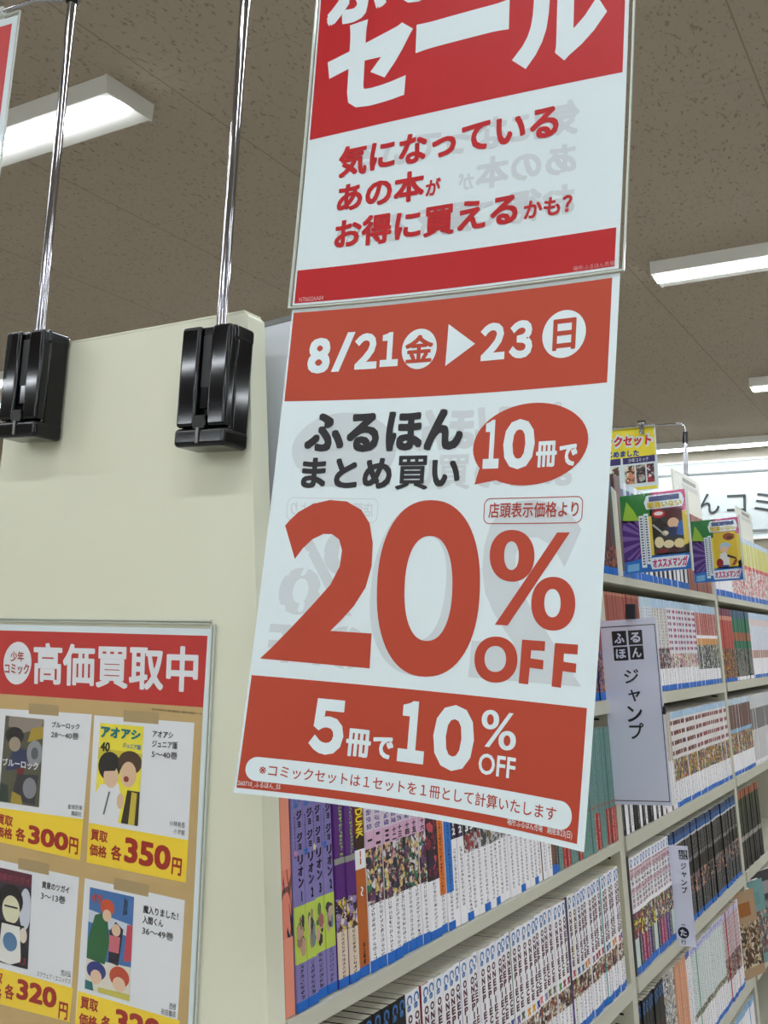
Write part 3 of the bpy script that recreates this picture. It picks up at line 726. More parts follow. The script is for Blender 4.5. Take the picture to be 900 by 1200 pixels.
    cardq([(-3, 830), (108, 837), (94, 1008), (-16, 983)], [(-12, 945), (98, 960)], [(34, 824), (69, 826.5), (69, 839), (34, 836.5)], None,
          [([(7, 838.5), (52, 843), (46, 946), (-1, 939)], C1)],
          [('ブルーロック', [(61.5, 845.5), (94, 848), (93.5, 855), (61, 852.5)], .02), ('28～40巻', [(60.7, 856.5), (93, 859), (92.5, 867), (60, 864.5)], .008), ('金城宗幸', [(80, 942), (97, 944), (96.5, 949.5), (79.5, 947.5)], 0), ('講談社', [(84, 950), (96, 951.5), (95.5, 957), (83.5, 955.5)], 0)],
          [('買取', [(-3, 953), (16, 957), (15, 969), (-4, 965)], .03), ('価格', [(-4, 967), (15.5, 971), (14.5, 984), (-5, 980)], .03), ('各', [(19, 969), (30.5, 971), (30, 987), (18.5, 985)], .03), ('300', [(34, 966), (81.5, 977), (80, 998), (33, 988)], .04), ('円', [(82, 980), (92.5, 983), (91.5, 1002), (81, 999.5)], .03)],
          [('ブルーロック', [(4, 888), (46, 893), (45.5, 903), (4, 897)], w, .02)])
    cardq([(110.7, 838), (228, 847), (218, 1034.5), (101.7, 1010.6)], [(104.6, 964), (221, 984.6)], [(145, 832), (186, 835), (186, 848.6), (145, 845.5)], None,
          [([(118, 847), (169, 851.5), (162, 968), (110.5, 959)], C2)],
          [('アオアシ', [(179.5, 856), (203.5, 858), (203, 865.5), (179, 863.5)], .02), ('ジュニア版', [(179, 867), (208.7, 869.5), (208.2, 878), (178.5, 875.5)], .02), ('5～40巻', [(178.5, 879), (208.7, 881.5), (208.2, 890), (178, 887.5)], .008), ('小林有吾', [(199.5, 961), (217.5, 964), (217, 970.5), (199, 967.5)], 0), ('小学館', [(204, 971), (217, 973), (216.5, 979), (203.5, 977)], 0)],
          [('買取', [(107.5, 971), (127, 975), (126, 988), (106.5, 984)], .03), ('価格', [(106, 988), (126, 992), (125, 1006), (105, 1002)], .03), ('各', [(131, 989.5), (143.5, 992), (142.5, 1009.5), (130, 1007)], .03), ('350', [(147, 980), (201.5, 992.5), (199.5, 1021), (145.5, 1010)], .04), ('円', [(202.5, 1004), (214, 1006.5), (212.5, 1027), (201, 1024)], .03)],
          [('アオアシ', [(119.5, 850), (166, 856), (165, 867), (118.5, 864)], ink(24, 120, 128), .05), ('40', [(119, 869), (130, 870), (129, 881), (118, 880)], txt, .03), ('ジュニア版', [(145, 870), (166, 873), (165.5, 879), (144.5, 876)], ink(40, 120, 190), .02)])
    cardq([(-6, 1006.5), (93, 1028), (81.5, 1197.5), (-18, 1172)], [(-12, 1131), (86, 1158)], [(22, 1005), (58, 1012.5), (57.5, 1025.5), (21.5, 1018)], None,
          [([(-6, 1015), (38, 1025), (33, 1136), (-8, 1125)], C3)],
          [('黄泉のツガイ', [(50, 1032), (82, 1039), (81.5, 1047.5), (49.5, 1040.5)], .02), ('3～13巻', [(48.8, 1044.5), (77.5, 1050.5), (77, 1059.5), (48.3, 1053.5)], .008), ('荒川弘', [(72, 1136), (84, 1138.5), (83.5, 1145.5), (71.5, 1143)], 0), ('スクウェア・エニックス', [(44, 1137.5), (83.5, 1147.5), (83, 1153.5), (43.5, 1143.5)], 0)],
          [('各', [(6.5, 1152), (17.5, 1155), (16.5, 1172.5), (5.5, 1169.5)], .03), ('320', [(21, 1146), (67.5, 1158.5), (66, 1182.5), (19.5, 1170)], .04), ('円', [(70, 1173), (80.5, 1176), (79, 1196), (68.5, 1193)], .03), ('取', [(-6, 1138), (4, 1140), (3, 1153), (-7, 1151)], .03), ('格', [(-8, 1155), (3, 1158), (2, 1171), (-9, 1168)], .03)],
          [('13', [(25, 1122), (31, 1123), (30, 1131), (24, 1130)], ink(150, 40, 50), .02), ('黄泉のツガイ', [(-3, 1021), (37, 1029), (36, 1037), (-4, 1029)], ink(150, 60, 80), .02)])
    cardq([(99.7, 1029), (217, 1055), (206, 1232), (88, 1202)], [(92, 1161), (211, 1196)], [(134, 1028), (175, 1037), (174, 1051), (133.5, 1042)], None,
          [([(106, 1039.5), (157.5, 1051), (152, 1173), (100, 1158)], C4)],
          [('魔入りました！', [(168.5, 1060), (209.5, 1069.5), (209, 1079), (168, 1069.5)], .02), ('入間くん', [(168, 1072.5), (192, 1078), (191.5, 1087), (167.5, 1081.5)], .02), ('36～49巻', [(167.3, 1085), (204, 1093.5), (203.5, 1103), (166.8, 1094.5)], .008), ('西修', [(199, 1174.5), (207, 1176.5), (206.5, 1184), (198.5, 1182)], 0), ('秋田書店', [(189.5, 1181), (206.6, 1185.5), (206, 1192.5), (189, 1188)], 0)],
          [('買取', [(95.5, 1167), (116, 1172.5), (115, 1186.5), (94.5, 1181)], .03), ('価格', [(93.5, 1186), (115, 1192), (114, 1206), (92.5, 1200)], .03), ('各', [(119.5, 1189), (131, 1192), (130, 1209), (118.5, 1206)], .03), ('320', [(136, 1181), (189, 1195.5), (187, 1223), (134, 1208.5)], .04), ('円', [(191, 1211), (203, 1214), (202, 1234), (190, 1231)], .03)],
          [('49', [(108, 1046), (121, 1049), (120.5, 1059), (107.5, 1056)], ink(190, 70, 60), .02), ('魔入りました', [(147, 1051), (151.5, 1052), (149, 1074), (144.5, 1073)], txt, .02)])
    p.emit(b); b.build('paper_sheet', t)
    b = MB(); e0, e1 = inv((253.5, 727)), inv((231, 1200)); dd = (e1-e0)/(e1-e0)[1]; X = lambda z: e0[0]+dd[0]*(z-e0[1])
    z3 = e0[1]; oy = -.0022
    def film(x0, zlo, zhi, y, th, m):
        q = [P.pt(x0, zlo), P.pt(X(zlo), zlo), P.pt(X(zhi)-.003, zhi), P.pt(x0, zhi)]
        b.add([k+np.array((0, y, 0)) for k in q]+[k+np.array((0, y+th, 0)) for k in q], [(0,1,2,3),(7,6,5,4),(0,4,5,1),(1,5,6,2),(2,6,7,3),(3,7,4,0)], m)
    film(-.872, 1.145, z3, oy, .0003, CLEAR); b.build('clear_sleeve', t)
    b = MB()
    welt = clear('sleeve_welt_film', .3, (.92, .94, .90))
    for k, wd in ((0, .0012), (.0026, .0010)):
        zlo = 1.145
        q = lambda z, o: P.pt(X(z)-k-o, z, .002)
        b.add([q(zlo, 0), q(z3-.004, 0), q(z3-.004, wd), q(zlo, wd)]+[a+np.array((0, .0026, 0)) for a in (q(zlo, 0), q(z3-.004, 0), q(z3-.004, wd), q(zlo, wd))], [(3,2,1,0),(4,5,6,7),(0,1,5,4),(1,2,6,5),(2,3,7,6),(3,0,4,7)], CLEARE)
        b.box((-.872, YP-.002, z3-k-wd), (X(z3)-.005, YP+.0006, z3-k), CLEARE)
    b.build('sleeve_welt', t)
price_poster()

# ================================================================== BOOKS
BLUE = ink(22, 104, 198)
def stack_text(s, z1, z0, w, yc=0.0, x=.00022):
    n = len(s); V = []; Fc = []; ch = (z1-z0)/n
    for i, c in enumerate(s):
        v, f = glyphs(c, .045)
        h = ch*(.86 if c not in 'ョャ' else .55); zt = z1-i*ch-.07*ch; o = len(V)
        ww = w*(.35 if c in 'I1' else .6 if c in 'ョャ' else 1.0)
        if c == '一': h2 = h*.18; zt -= h*.4; h = h2
        V += [(x+k*.00001, yc+(a-.5)*ww, zt-h*(1-b)) for a, b, k in v]; Fc += [tuple(q+o for q in p) for p in f]
    return V, Fc
def rot_text(s, z1, z0, w, yc=0.0, x=.00022, bold=.03):
    v, f = glyphs(s, bold)
    return [(x+k*.00001, yc+(b-.5)*w, z1-a*(z1-z0)) for a, b, k in v], f
def book_meshes(name, t, h, d, bands, cover, texts=(), shapes=()):
    """cover (spine with printed bands, two boards, lettering) and page block; spine faces +x, stands at z=0"""
    b = MB(); c = min(.0009, t*.12); e = .0005
    def ringpts(z): return [(-d, -t/2, z), (-c, -t/2, z), (0, -t/2+c, z), (0, t/2-c, z), (-c, t/2, z), (-d, t/2, z),
                            (-d, t/2-e, z), (-e*2, t/2-e, z), (-e*2, -t/2+e, z), (-d, -t/2+e, z)]
    zs = [0]+[k[1]*h for k in bands]
    for i, (a0, a1, m) in enumerate(bands):
        A, B = ringpts(a0*h), ringpts(a1*h)
        b.add(A+B, [(1, 2, 12, 11), (2, 3, 13, 12), (3, 4, 14, 13)], m)
    A, B = ringpts(0), ringpts(h)
    b.add(A+B, [(0, 1, 11, 10), (4, 5, 15, 14), (5, 6, 16, 15), (6, 7, 17, 16), (7, 8, 18, 17), (8, 9, 19, 18), (9, 0, 10, 19),
                (0, 9, 8, 1), (1, 8, 7, 4), (1, 4, 3, 2), (4, 7, 6, 5), (10, 11, 18, 19), (11, 14, 17, 18), (11, 12, 13, 14), (14, 15, 16, 17)], cover)
    for V, Fc, m in texts: b.add(V, Fc, m)
    for V, Fc, m in shapes: b.add(V, Fc, m)
    p = MB(); p.box((-d+.0015, -t/2+e, .0006), (-e*2, t/2-e, h-.0002), PAGES)
    return b.mesh(name+'_cover'), p.mesh(name+'_pages'), b, p
ORD = ['', 'first', 'second', 'third', 'fourth', 'fifth', 'sixth', 'seventh', 'eighth', 'ninth', 'tenth', 'eleventh', 'twelfth', 'thirteenth', 'fourteenth', 'fifteenth', 'sixteenth', 'seventeenth', 'eighteenth', 'nineteenth']
TENS = {2: 'twent', 3: 'thirt', 4: 'fort', 5: 'fift'}
def ordinal(n):
    if n < 20: return ORD[n]
    a, r = divmod(n, 10)
    return TENS[a]+('ieth' if r == 0 else 'y-'+ORD[r])
def put(o, par): o.parent = par; COL.objects.link(o); return o
STUFF = MB()
def place(mesh_list, n, t, y, shelf, desc, where, group, jx=.0015, parts=True, stuff=False, gap=.00045, lean=.25):
    """n copies side by side from y on; returns the next free y"""
    z = SH[shelf]; proto = None
    for i in range(n):
        cm, pm, b1, b2 = mesh_list[i % len(mesh_list)]
        tt = t
        loc = Vector((xf(z)+random.uniform(-jx, jx), y+tt/2, z+.0004)); rot = (math.radians(random.uniform(-lean, lean)), -TH, 0)
        if stuff:
            c, s = math.cos(TH), math.sin(TH)
            for b in (b1, b2):
                o = len(STUFF.v)
                STUFF.v += [(loc.x+c*p[0]-s*p[2], loc.y+p[1], loc.z+s*p[0]+c*p[2]) for p in b.v]
                for q, k in zip(b.f, b.m): STUFF.f.append([w+o for w in q]); STUFF.m.append(STUFF.mi(b.mats[k])); STUFF.sm.append(False)
        else:
            label = (desc if n == 1 else ('%s from left of the %s' % (ordinal(i+1), desc)))+' '+where
            if parts:
                r = thing('comic_paperback', label, 'book', loc, rot, group)
                put(bpy.data.objects.new('cover', cm), r); put(bpy.data.objects.new('page_block', pm), r)
            else:
                if len(mesh_list) > 0 and not hasattr(cm, '_j'):
                    pass
                r = bpy.data.objects.new('comic_paperback', JOIN(b1, b2, cm.name)); COL.objects.link(r); r.location = loc; r.rotation_euler = rot
                tag(r, label, 'book', group)
        y += tt+gap
    return y
JN = {}
def JOIN(b1, b2, nm):
    if nm not in JN:
        b = MB()
        for q in (b1, b2):
            for f, k in zip(q.f, q.m): pass
            o = len(b.v); b.v += q.v
            for f, k in zip(q.f, q.m): b.f.append([w+o for w in f]); b.m.append(b.mi(q.mats[k])); b.sm.append(False)
        JN[nm] = b.mesh('comic_paperback')
    return JN[nm]
KN = [0]
def bk(t, bands, cover, texts=(), h=.176, d=.112, shapes=()):
    KN[0] += 1; return book_meshes('book_%d' % KN[0], t, h, d, bands, cover, texts, shapes)
def T_(fn, s, a1, a0, w, m, yc=0.0, h=.176): V, Fc = fn(s, a1*h, a0*h, w, yc); return (V, Fc, m)
def star(cx, cz, r, m, x=.0003):
    V = [(x, cx+(r if k % 2 == 0 else r*.45)*math.sin(math.pi*k/5), cz+(r if k % 2 == 0 else r*.45)*math.cos(math.pi*k/5)) for k in range(10)]
    return (V+[(x, cx, cz)], [(10, (k+1) % 10, k) for k in range(10)], m)
Wc = ink(246, 243, 248); BK = ink(13, 12, 15); MAR = ink(84, 30, 44); LAV = ink(132, 122, 180)
PAPW = fine('spine_white_fine_print', (246, 243, 248), (60, 56, 62), .0030, 480, .52)
PAPD = fine('spine_dark_fine_print', (16, 15, 18), (190, 190, 196), .0026, 480, .54)
LOGO = ink(64, 120, 186)

# ---- shelf below the sale banner (nearest section)
y = .7165; wh = 'under the banner'; gA = 'paperbacks on the shelf under the sale banner'
PEACH = ink(236, 150, 126)
pm = art('spine_print_peach', [(232, 138, 116), (232, 138, 116), (60, 66, 120), (232, 138, 116), (40, 36, 60)], 40, (1, 1, .3))
y = place([bk(.0145, [(0, .02, PEACH), (.02, .35, PEACH), (.35, .66, pm), (.66, 1, PEACH)], PEACH)], 1, .0145, y, 'A', 'peach coloured paperback at the far left end of the books', wh, gA)
lime = art('spine_print_lime', [(186, 204, 84), (186, 204, 84), (186, 204, 84), (96, 130, 80), (150, 110, 96), (54, 44, 60), (186, 204, 84)], 130)
def blob(cy, cz, ry, rz, c, x): return ([(x, cy+ry*math.cos(2*math.pi*k/14)*(1+.18*math.sin(3*k+cz*900)), cz*.176+rz*math.sin(2*math.pi*k/14)) for k in range(14)], [tuple(range(14))], ink(*c))
figs = []
for fi in range(4):
    g = random.Random(40+fi); L_ = []
    pal = [[(150, 120, 104), (60, 50, 56), (190, 150, 130), (110, 120, 70)], [(160, 130, 120), (60, 54, 60), (120, 130, 130), (206, 180, 160)], [(90, 120, 80), (160, 100, 100), (60, 44, 50), (206, 160, 150)], [(120, 130, 150), (70, 64, 80), (190, 160, 150), (60, 60, 60)]][fi]
    for q in range(11): L_.append(blob(g.uniform(-.0034, .0034), g.uniform(.27, .42), g.uniform(.0016, .0044), g.uniform(.0026, .0085), pal[q % 4], .0001+q*.00002))
    figs.append(L_)
lavf = fine('spine_lavender_fine_print', (132, 122, 180), (40, 30, 60), .0028, 420, .5)
for k, (sc, des) in enumerate(((ink(196, 130, 170), 'lavender paperback with lime picture, volume one, leftmost of the four lavender ones'), (ink(50, 110, 196), 'lavender paperback with lime picture, second of the four lavender ones'),
                               (ink(226, 214, 160), 'lavender paperback with lime picture and cream star, third of the lavender ones'), (ink(50, 110, 196), 'lavender paperback with lime picture, rightmost of the four lavender ones'))):
    nn = '1222'[k] if k != 2 else '3'
    m = bk(.0166, [(0, .045, BLUE), (.045, .215, lavf), (.215, .475, ink(188, 208, 84)), (.475, 1, LAV)], ink(120, 112, 170), [
        T_(stack_text, 'ジョジョリオン', .925, .555, .0078, ink(48, 18, 50), .0024), T_(rot_text, 'Ce', .985, .935, .010, LOGO, .0), T_(rot_text, nn, .54, .50, .005, BK, .003) if False else T_(stack_text, nn, .545, .49, .0035, BK, .003),
        T_(rot_text, 'JOJOLION', .90, .70, .0016, ink(60, 50, 110), -.0045)], shapes=[star(-.0042, .72*.176, .0042, sc)]+figs[k])
    y = place([m], 1, .0166, y, 'A', des, 'under the banner', gA, jx=.003)
pur = ink(88, 34, 118); purf = fine('spine_purple_green_print', (88, 34, 118), (150, 196, 70), .0022, 300, .5, .003)
crm = fine('spine_cream_fine_print', (226, 206, 186), (40, 34, 36), .0024, 480, .5)
purart = art('spine_print_purple', [(40, 20, 50), (214, 186, 60), (226, 206, 186), (150, 130, 190), (90, 40, 30)], 90)
y = place([bk(.0168, [(0, .045, BLUE), (.045, .27, crm), (.27, .43, purart), (.43, .60, pur), (.60, .63, ink(150, 150, 140)), (.63, .96, purf), (.96, 1, pur)], pur)], 2, .0168, y, 'A', 'purple paperbacks with cream foot', wh, gA)
brn = ink(186, 98, 40)
y = place([bk(.018, [(0, .05, BLUE), (.05, .17, brn), (.17, .54, brn), (.54, .64, Wc), (.64, .72, ink(60, 40, 26)), (.72, 1, ink(110, 50, 24))], brn,
     [T_(rot_text, 'SLAM DUNK', .995, .70, .0125, ink(244, 220, 60)), T_(stack_text, '11', .635, .56, .006, brn), T_(stack_text, 'ひつ', .45, .30, .005, Wc) if False else T_(rot_text, '～', .45, .40, .005, Wc), T_(stack_text, '井上雄彦', .17, .06, .004, BK)])],
     1, .018, y, 'A', 'orange-brown paperback with big yellow letters after the two purple ones', 'under the banner', gA)
logop = fine('spine_pink_blue_title', (222, 206, 222), (110, 90, 150), .0046, 330, .42)
ninart = art('spine_print_ninja', [(40, 36, 70), (90, 40, 60), (222, 196, 120), (60, 120, 90), (226, 222, 226), (110, 70, 110), (50, 50, 60), (210, 160, 140)], 85)
pk = ink(222, 176, 206)
ms = [bk(.0146, [(0, .06, BLUE), (.06, .34, PAPW), (.34, .63, ninart), (.63, .72, pk), (.72, .96, logop), (.96, 1, Wc)], Wc,
      [T_(stack_text, s, .71, .635, .0085, BK)]) for s in ('一', '二', '三', '十二', '十三', '十四', '十五', '十六')]
y = place(ms, 8, .0146, y, 'A', 'white and pink paperbacks with dark pictures', wh, gA)
dk = art('spine_print_dark_red', [(50, 30, 50), (130, 40, 60), (200, 80, 90), (60, 40, 70), (30, 26, 36)], 60)
y = place([bk(.026, [(0, .05, BLUE), (.05, .33, PAPW), (.33, .78, dk), (.78, 1, Wc)], Wc, [T_(stack_text, 'ナナ', .98, .80, .007, BK)])], 1, .026, y, 'A', 'thick white paperback with dark red and purple picture before the orange one', 'under the banner', gA, jx=.003)
ora = ink(226, 120, 40)
for cc, nm in ((ora, 'orange'), (ink(40, 120, 206), 'blue')):
    f2 = fine('spine_%s_fine_print' % nm, lin and (226, 120, 40) if nm == 'orange' else (40, 120, 206), (70, 30, 20) if nm == 'orange' else (16, 40, 90), .0026, 420, .5)
    y = place([bk(.0156, [(0, .05, BLUE), (.05, .22, PAPW), (.22, .66, f2), (.66, 1, Wc)], Wc, [T_(stack_text, 'いろは', .95, .69, .0075, BK)])], 1, .0156, y, 'A', nm+' and white paperback with black kana title', wh, gA)
PURL = ink(120, 50, 140)
numd = ink(40, 34, 46); topd = fine('spine_black_purple_print', (34, 26, 40), (110, 70, 150), .0024, 300, .5)
w3 = [(.05, .5, PAPW)]
y = place([bk(.0148, [(0, .05, Wc), (.05, .10, Wc), (.10, .46, PAPW), (.46, .52, Wc), (.52, 1, topd)], PURL, [T_(stack_text, '12', .64, .54, .008, Wc)])], 2, .0148, y, 'A', 'white paperbacks with purple edge and black top', wh, gA)
midr = art('spine_print_rust', [(150, 60, 60), (210, 210, 214), (160, 70, 66), (190, 190, 194), (120, 50, 54)], 60)
midg = art('spine_print_grey', [(206, 206, 210), (180, 180, 186), (216, 216, 220), (120, 106, 80), (70, 70, 76)], 60)
mk = lambda mid, s: bk(.0148, [(0, .05, BLUE if s in ('13', '14', '34') else Wc), (.05, .41, PAPW), (.41, .52, mid), (.52, 1, PAPD)], Wc, [T_(stack_text, s, .655, .535, .0085, Wc)])
y = place([mk(midr if i < 3 else midg, s) for i, s in enumerate(('13', '23', '33', '14', '24', '34', '35', '16', '18', '37'))], 14, .0148, y, 'A', 'white paperbacks with black tops and numbers', wh, gA)
BR = ink(112, 74, 56)
brw = noisy('brown_jacket', (124, 82, 62), (100, 64, 50), 60)
y = place([bk(.0152, [(0, .05, Wc), (.05, .62, PAPW), (.62, .8, ink(60, 50, 80)), (.8, 1, PAPD)], BR, [])], 3, .0152, y, 'A', 'white paperbacks with brown edges', wh, gA)
y = place([bk(.017, [(0, .07, BLUE), (.07, 1, brw)], brw)], 1, .017, y, 'A', 'plain brown paperback with blue foot before the teal ones', wh, gA)
y = place([bk(.0145, [(0, .05, BLUE), (.05, 1, PAPD)], BK)], 1, .0145, y, 'A', 'single black paperback left of the teal ones', wh, gA)
tealc = (108, 146, 140); TEAL = ink(*tealc); tealf = fine('spine_teal_fine_print', tealc, (58, 84, 84), .0018, 260, .5)
redl = fine('spine_red_label_print', (170, 40, 40), (236, 200, 190), .0022, 300, .5)
arc = lambda: ([(.0003, -.0052+.0104*k/8, .176*.335+.0032*math.sin(math.pi*k/8)+dz) for dz in (0, .0022) for k in range(9)], [(k, k+1, k+10, k+9) for k in range(8)], ink(176, 60, 56))
tA = bk(.0146, [(0, .05, TEAL), (.05, .28, tealf), (.28, .95, tealf), (.95, 1, TEAL)], ink(92, 128, 122), shapes=[arc()])
tR = bk(.0146, [(0, .30, redl), (.30, .95, tealf), (.95, 1, TEAL)], ink(92, 128, 122), shapes=[arc()])
n = int((1.6105-y)/.0149)
pat = [tA, tR, tR, tA, tA, tR, tA, tA, tA, tA, tR, tR, tA, tA, tR, tR, tR, tA]
y = place([pat[i % len(pat)] for i in range(n)], n, .0146, y, 'A', 'teal paperbacks, some with red labels', wh, gA)

# ---- next shelf down: the long run of white volumes with maroon capitals
gB = 'paperbacks on the lower shelf below the sale banner'; 
whB = 'lowest shelf under banner'
y = .775
blk_a = art('spine_print_night', [(24, 20, 24), (40, 30, 36), (90, 30, 36), (24, 20, 24)], 70)
y = place([bk(.0152, [(0, .05, BLUE), (.05, .6, blk_a), (.6, 1, BK)], BK, [T_(rot_text, 'Ce', .985, .90, .010, LOGO)])], 9, .0152, y, 'B', 'black paperbacks with blue logo', whB, gB)
crew = [art('spine_print_crew', [(60, 44, 40), (222, 206, 180), (120, 86, 60), (30, 26, 30), (206, 170, 140), (150, 60, 50), (236, 232, 226)], 95)]
def skull(c):
    V = []; Fc = []
    for a in (45, -45):
        ca, sa = math.cos(math.radians(a)), math.sin(math.radians(a)); o = len(V)
        for px, pz in ((-.0058, -.0016), (.0058, -.0016), (.0058, .0016), (-.0058, .0016)): V.append((.0003, px*ca-pz*sa, .425*.176+px*sa+pz*ca))
        Fc.append((o, o+1, o+2, o+3))
    o = len(V); V += [(.00034, .0034*math.cos(2*math.pi*k/10), .43*.176+.0036*math.sin(2*math.pi*k/10)) for k in range(10)]; Fc.append(tuple(range(o, o+10)))
    return (V, Fc, c)
cols = [(90, 150, 70), (150, 40, 50), (150, 40, 50), (70, 80, 160), (110, 90, 150), (80, 100, 70), (226, 160, 50), (226, 160, 50), (50, 50, 130), (226, 120, 130), (150, 140, 180), (110, 110, 60), (110, 110, 60)]
def op(c, cov): return bk(.0147, [(0, .055, BLUE), (.055, .25, PAPW), (.25, .385, crew[0]), (.385, 1, Wc)], cov,
      [T_(stack_text, 'ONEPIECE', .885, .475, .0085, MAR), T_(rot_text, 'Ce', .985, .90, .0105, LOGO)], shapes=[skull(ink(*c))])
covs = [Wc, Wc, ink(140, 40, 50), Wc, ink(90, 130, 90), Wc, Wc, Wc, ink(60, 110, 180), Wc]
ops = [op(c, covs[i % 10]) for i, c in enumerate(cols)]
desc = 'maroon-lettered white paperbacks left of violet one'
n1 = 29
y = place(ops, n1, .0147, y, 'B', desc, 'lowest shelf', gB, jx=.0018)
vio = art('spine_print_violet', [(40, 28, 56), (70, 50, 110), (30, 24, 40), (110, 80, 150)], 60)
y = place([bk(.014, [(0, .05, BLUE), (.05, 1, vio)], BK)], 1, .014, y, 'B', 'dark violet paperback interrupting the white run with maroon capitals', whB, gB)
n2 = int((1.6085-y)/.015)
cols2 = [(200, 70, 90), (80, 80, 150), (70, 110, 140), (206, 140, 60), (206, 130, 70), (110, 110, 140), (170, 40, 50), (170, 40, 50), (170, 40, 50), (70, 60, 140), (40, 140, 150), (226, 140, 60), (226, 140, 60)]
covs2 = [Wc, ink(226, 220, 120), ink(40, 90, 170), Wc, Wc, Wc, Wc, Wc, Wc, ink(60, 160, 160), Wc, Wc, Wc]
y = place([op(c, covs2[i]) for i, c in enumerate(cols2)], n2, .0147, y, 'B', 'maroon-lettered white paperbacks right of violet one', 'lowest shelf', gB, jx=.0015)

# ---- two upper shelves of the nearest section: the last volumes seen past the banner
gU = 'paperbacks just right of the sale banner'
y = 1.6105-.0152*5
y = place([bk(.0148, [(0, .07, BLUE), (.07, .45, art('spine_print_plum', [(80, 50, 110), (206, 140, 80), (60, 50, 70), (150, 120, 160)], 70)), (.45, 1, ink(150, 70, 56))], BK)], 5, .0148, y, 'U', 'purple and rust paperbacks', 'between banner and shelf sign', gU)
# ---- middle section
y = 1.6405
tops = [bk(.0158, [(0, .075, BLUE), (.075, .3, art('spine_print_rusty', [(60, 46, 44), (130, 70, 50), (40, 36, 40), (190, 110, 80)], 80)), (.3, .85, m1), (.85, 1, m2)], BK) for m1, m2 in
        ((ink(96, 62, 58), ink(60, 80, 120)), (ink(70, 84, 88), ink(60, 90, 130)), (ink(70, 84, 88), ink(210, 206, 196)), (ink(100, 54, 48), ink(50, 40, 44)))]
y = place(tops, 6, .0158, y, 'T', 'dark paperbacks with blue feet', 'top shelf beside the banner', gU)

YT = y
gM = 'paperbacks in the middle bookcase section'
# second shelf from top
y = 1.6405
whU = 'on shelf behind the hanging shelf sign'
rb = bk(.0152, [(0, .06, BLUE), (.06, .4, art('spine_print_mix', [(150, 70, 56), (220, 200, 190), (60, 40, 46)], 90)), (.4, .97, ink(150, 66, 54)), (.97, 1, ink(180, 110, 90))], ink(140, 60, 50))
y = place([rb], 13, .0152, y, 'U', 'rust red paperbacks', whU, gM, parts=False)
wb = bk(.0152, [(0, .07, BLUE), (.07, .6, PAPW), (.6, .9, fine('spine_white_blue_print', (220, 224, 232), (90, 130, 170), .004, 300, .5)), (.9, 1, ink(190, 210, 226))], Wc)
y = place([wb], 5, .0152, y, 'U', 'white paperbacks with pale blue print', 'above the shelf sign', gM, parts=False)
gr = bk(.0156, [(0, .06, BLUE), (.06, .24, PAPW), (.24, .46, art('spine_print_mono', [(60, 40, 46), (130, 60, 60), (200, 196, 200), (40, 36, 40)], 90)), (.46, .9, fine('spine_white_grey_print', (216, 212, 210), (110, 96, 96), .0042, 260, .5)), (.9, 1, ink(180, 206, 230))], Wc)
y = place([gr], 7, .0156, y, 'U', 'white paperbacks with grey print', 'just right of shelf sign', gM, parts=False)
def dashes(m, z0, z1, k, w=.0052, hh=.006):
    V = []; Fc = []
    for i in range(k):
        z = (z0+(z1-z0)*i/(k-1))*.176; o = len(V); V += [(.0003, -w, z), (.0003, w, z), (.0003, w, z+hh), (.0003, -w, z+hh)]; Fc.append((o, o+1, o+2, o+3))
    return (V, Fc, m)
pkd = [ink(200, 70, 120), ink(80, 60, 110), ink(210, 90, 130), ink(60, 50, 90)]
pks = [bk(.0156, [(0, .06, BLUE), (.06, .24, PAPW), (.24, .40, art('spine_print_candy', [(226, 150, 160), (226, 210, 170), (70, 50, 100), (236, 226, 230)], 90)), (.40, .92, ink(226, 224, 232)), (.92, 1, ink(180, 206, 230))], Wc, shapes=[dashes(c, .44, .86, 7)]) for c in pkd]
y = place(pks, 14, .0156, y, 'U', 'white paperbacks with pink and navy dashes', 'right of shelf sign', gM, parts=False)
rw = bk(.0156, [(0, .06, BLUE), (.06, .20, PAPW), (.20, .50, art('spine_print_green', [(60, 70, 60), (120, 130, 90), (70, 60, 110), (206, 206, 200), (40, 44, 50)], 90)), (.50, .58, ink(214, 150, 80)), (.58, .62, Wc), (.62, .9, fine('spine_redbrown_print', (176, 86, 80), (226, 206, 206), .0012, 200, .45)), (.9, 1, ink(180, 206, 230))], Wc)
n = int((2.481-y)/.0159)
y = place([rw], n, .0156, y, 'U', 'white paperbacks with red-brown titles', 'by the far upright', gM, parts=False)
# shelf of the hanging sign's foot
y = 1.6405
bw = [bk(.0156, [(0, .05, c), (.05, .3, c2), (.3, 1, PAPD)], BK) for c, c2 in ((BK, PAPD), (Wc, Wc), (BK, PAPD), (Wc, PAPW), (BK, BK))]
y = place(bw, 15, .0156, y, 'A', 'black and white paperbacks', 'below the foot of shelf sign', gM, parts=False)
tw = [bk(.0138, [(0, .05, c), (.05, .5, PAPW), (.5, 1, fine('spine_tan_print', (206, 198, 190), (120, 80, 70), .003, 300, .5))], c) for c in (Wc, ink(120, 60, 50), Wc)]
y = place(tw, 7, .0138, y, 'A', 'thin white and brown paperbacks', 'beside right edge of shelf sign', gM, parts=False)
hero = art('spine_print_hero', [(226, 180, 50), (60, 60, 110), (180, 60, 50), (110, 130, 60), (40, 36, 44), (220, 206, 190)], 85)
def lined(top): return bk(.0156, [(0, .05, BLUE), (.05, .27, PAPW), (.27, .5, hero), (.5, .93, ink(226, 222, 222)), (.93, 1, ink(170, 200, 228))], Wc, shapes=[dashes(top, .54, .86, 4, .0062, .008)])
y = place([lined(ink(120, 64, 60))], 14, .0156, y, 'A', 'white paperbacks with brown dashes, bright pictures', 'fourth shelf', gM, parts=False)
n = int((2.481-y)/.0159)
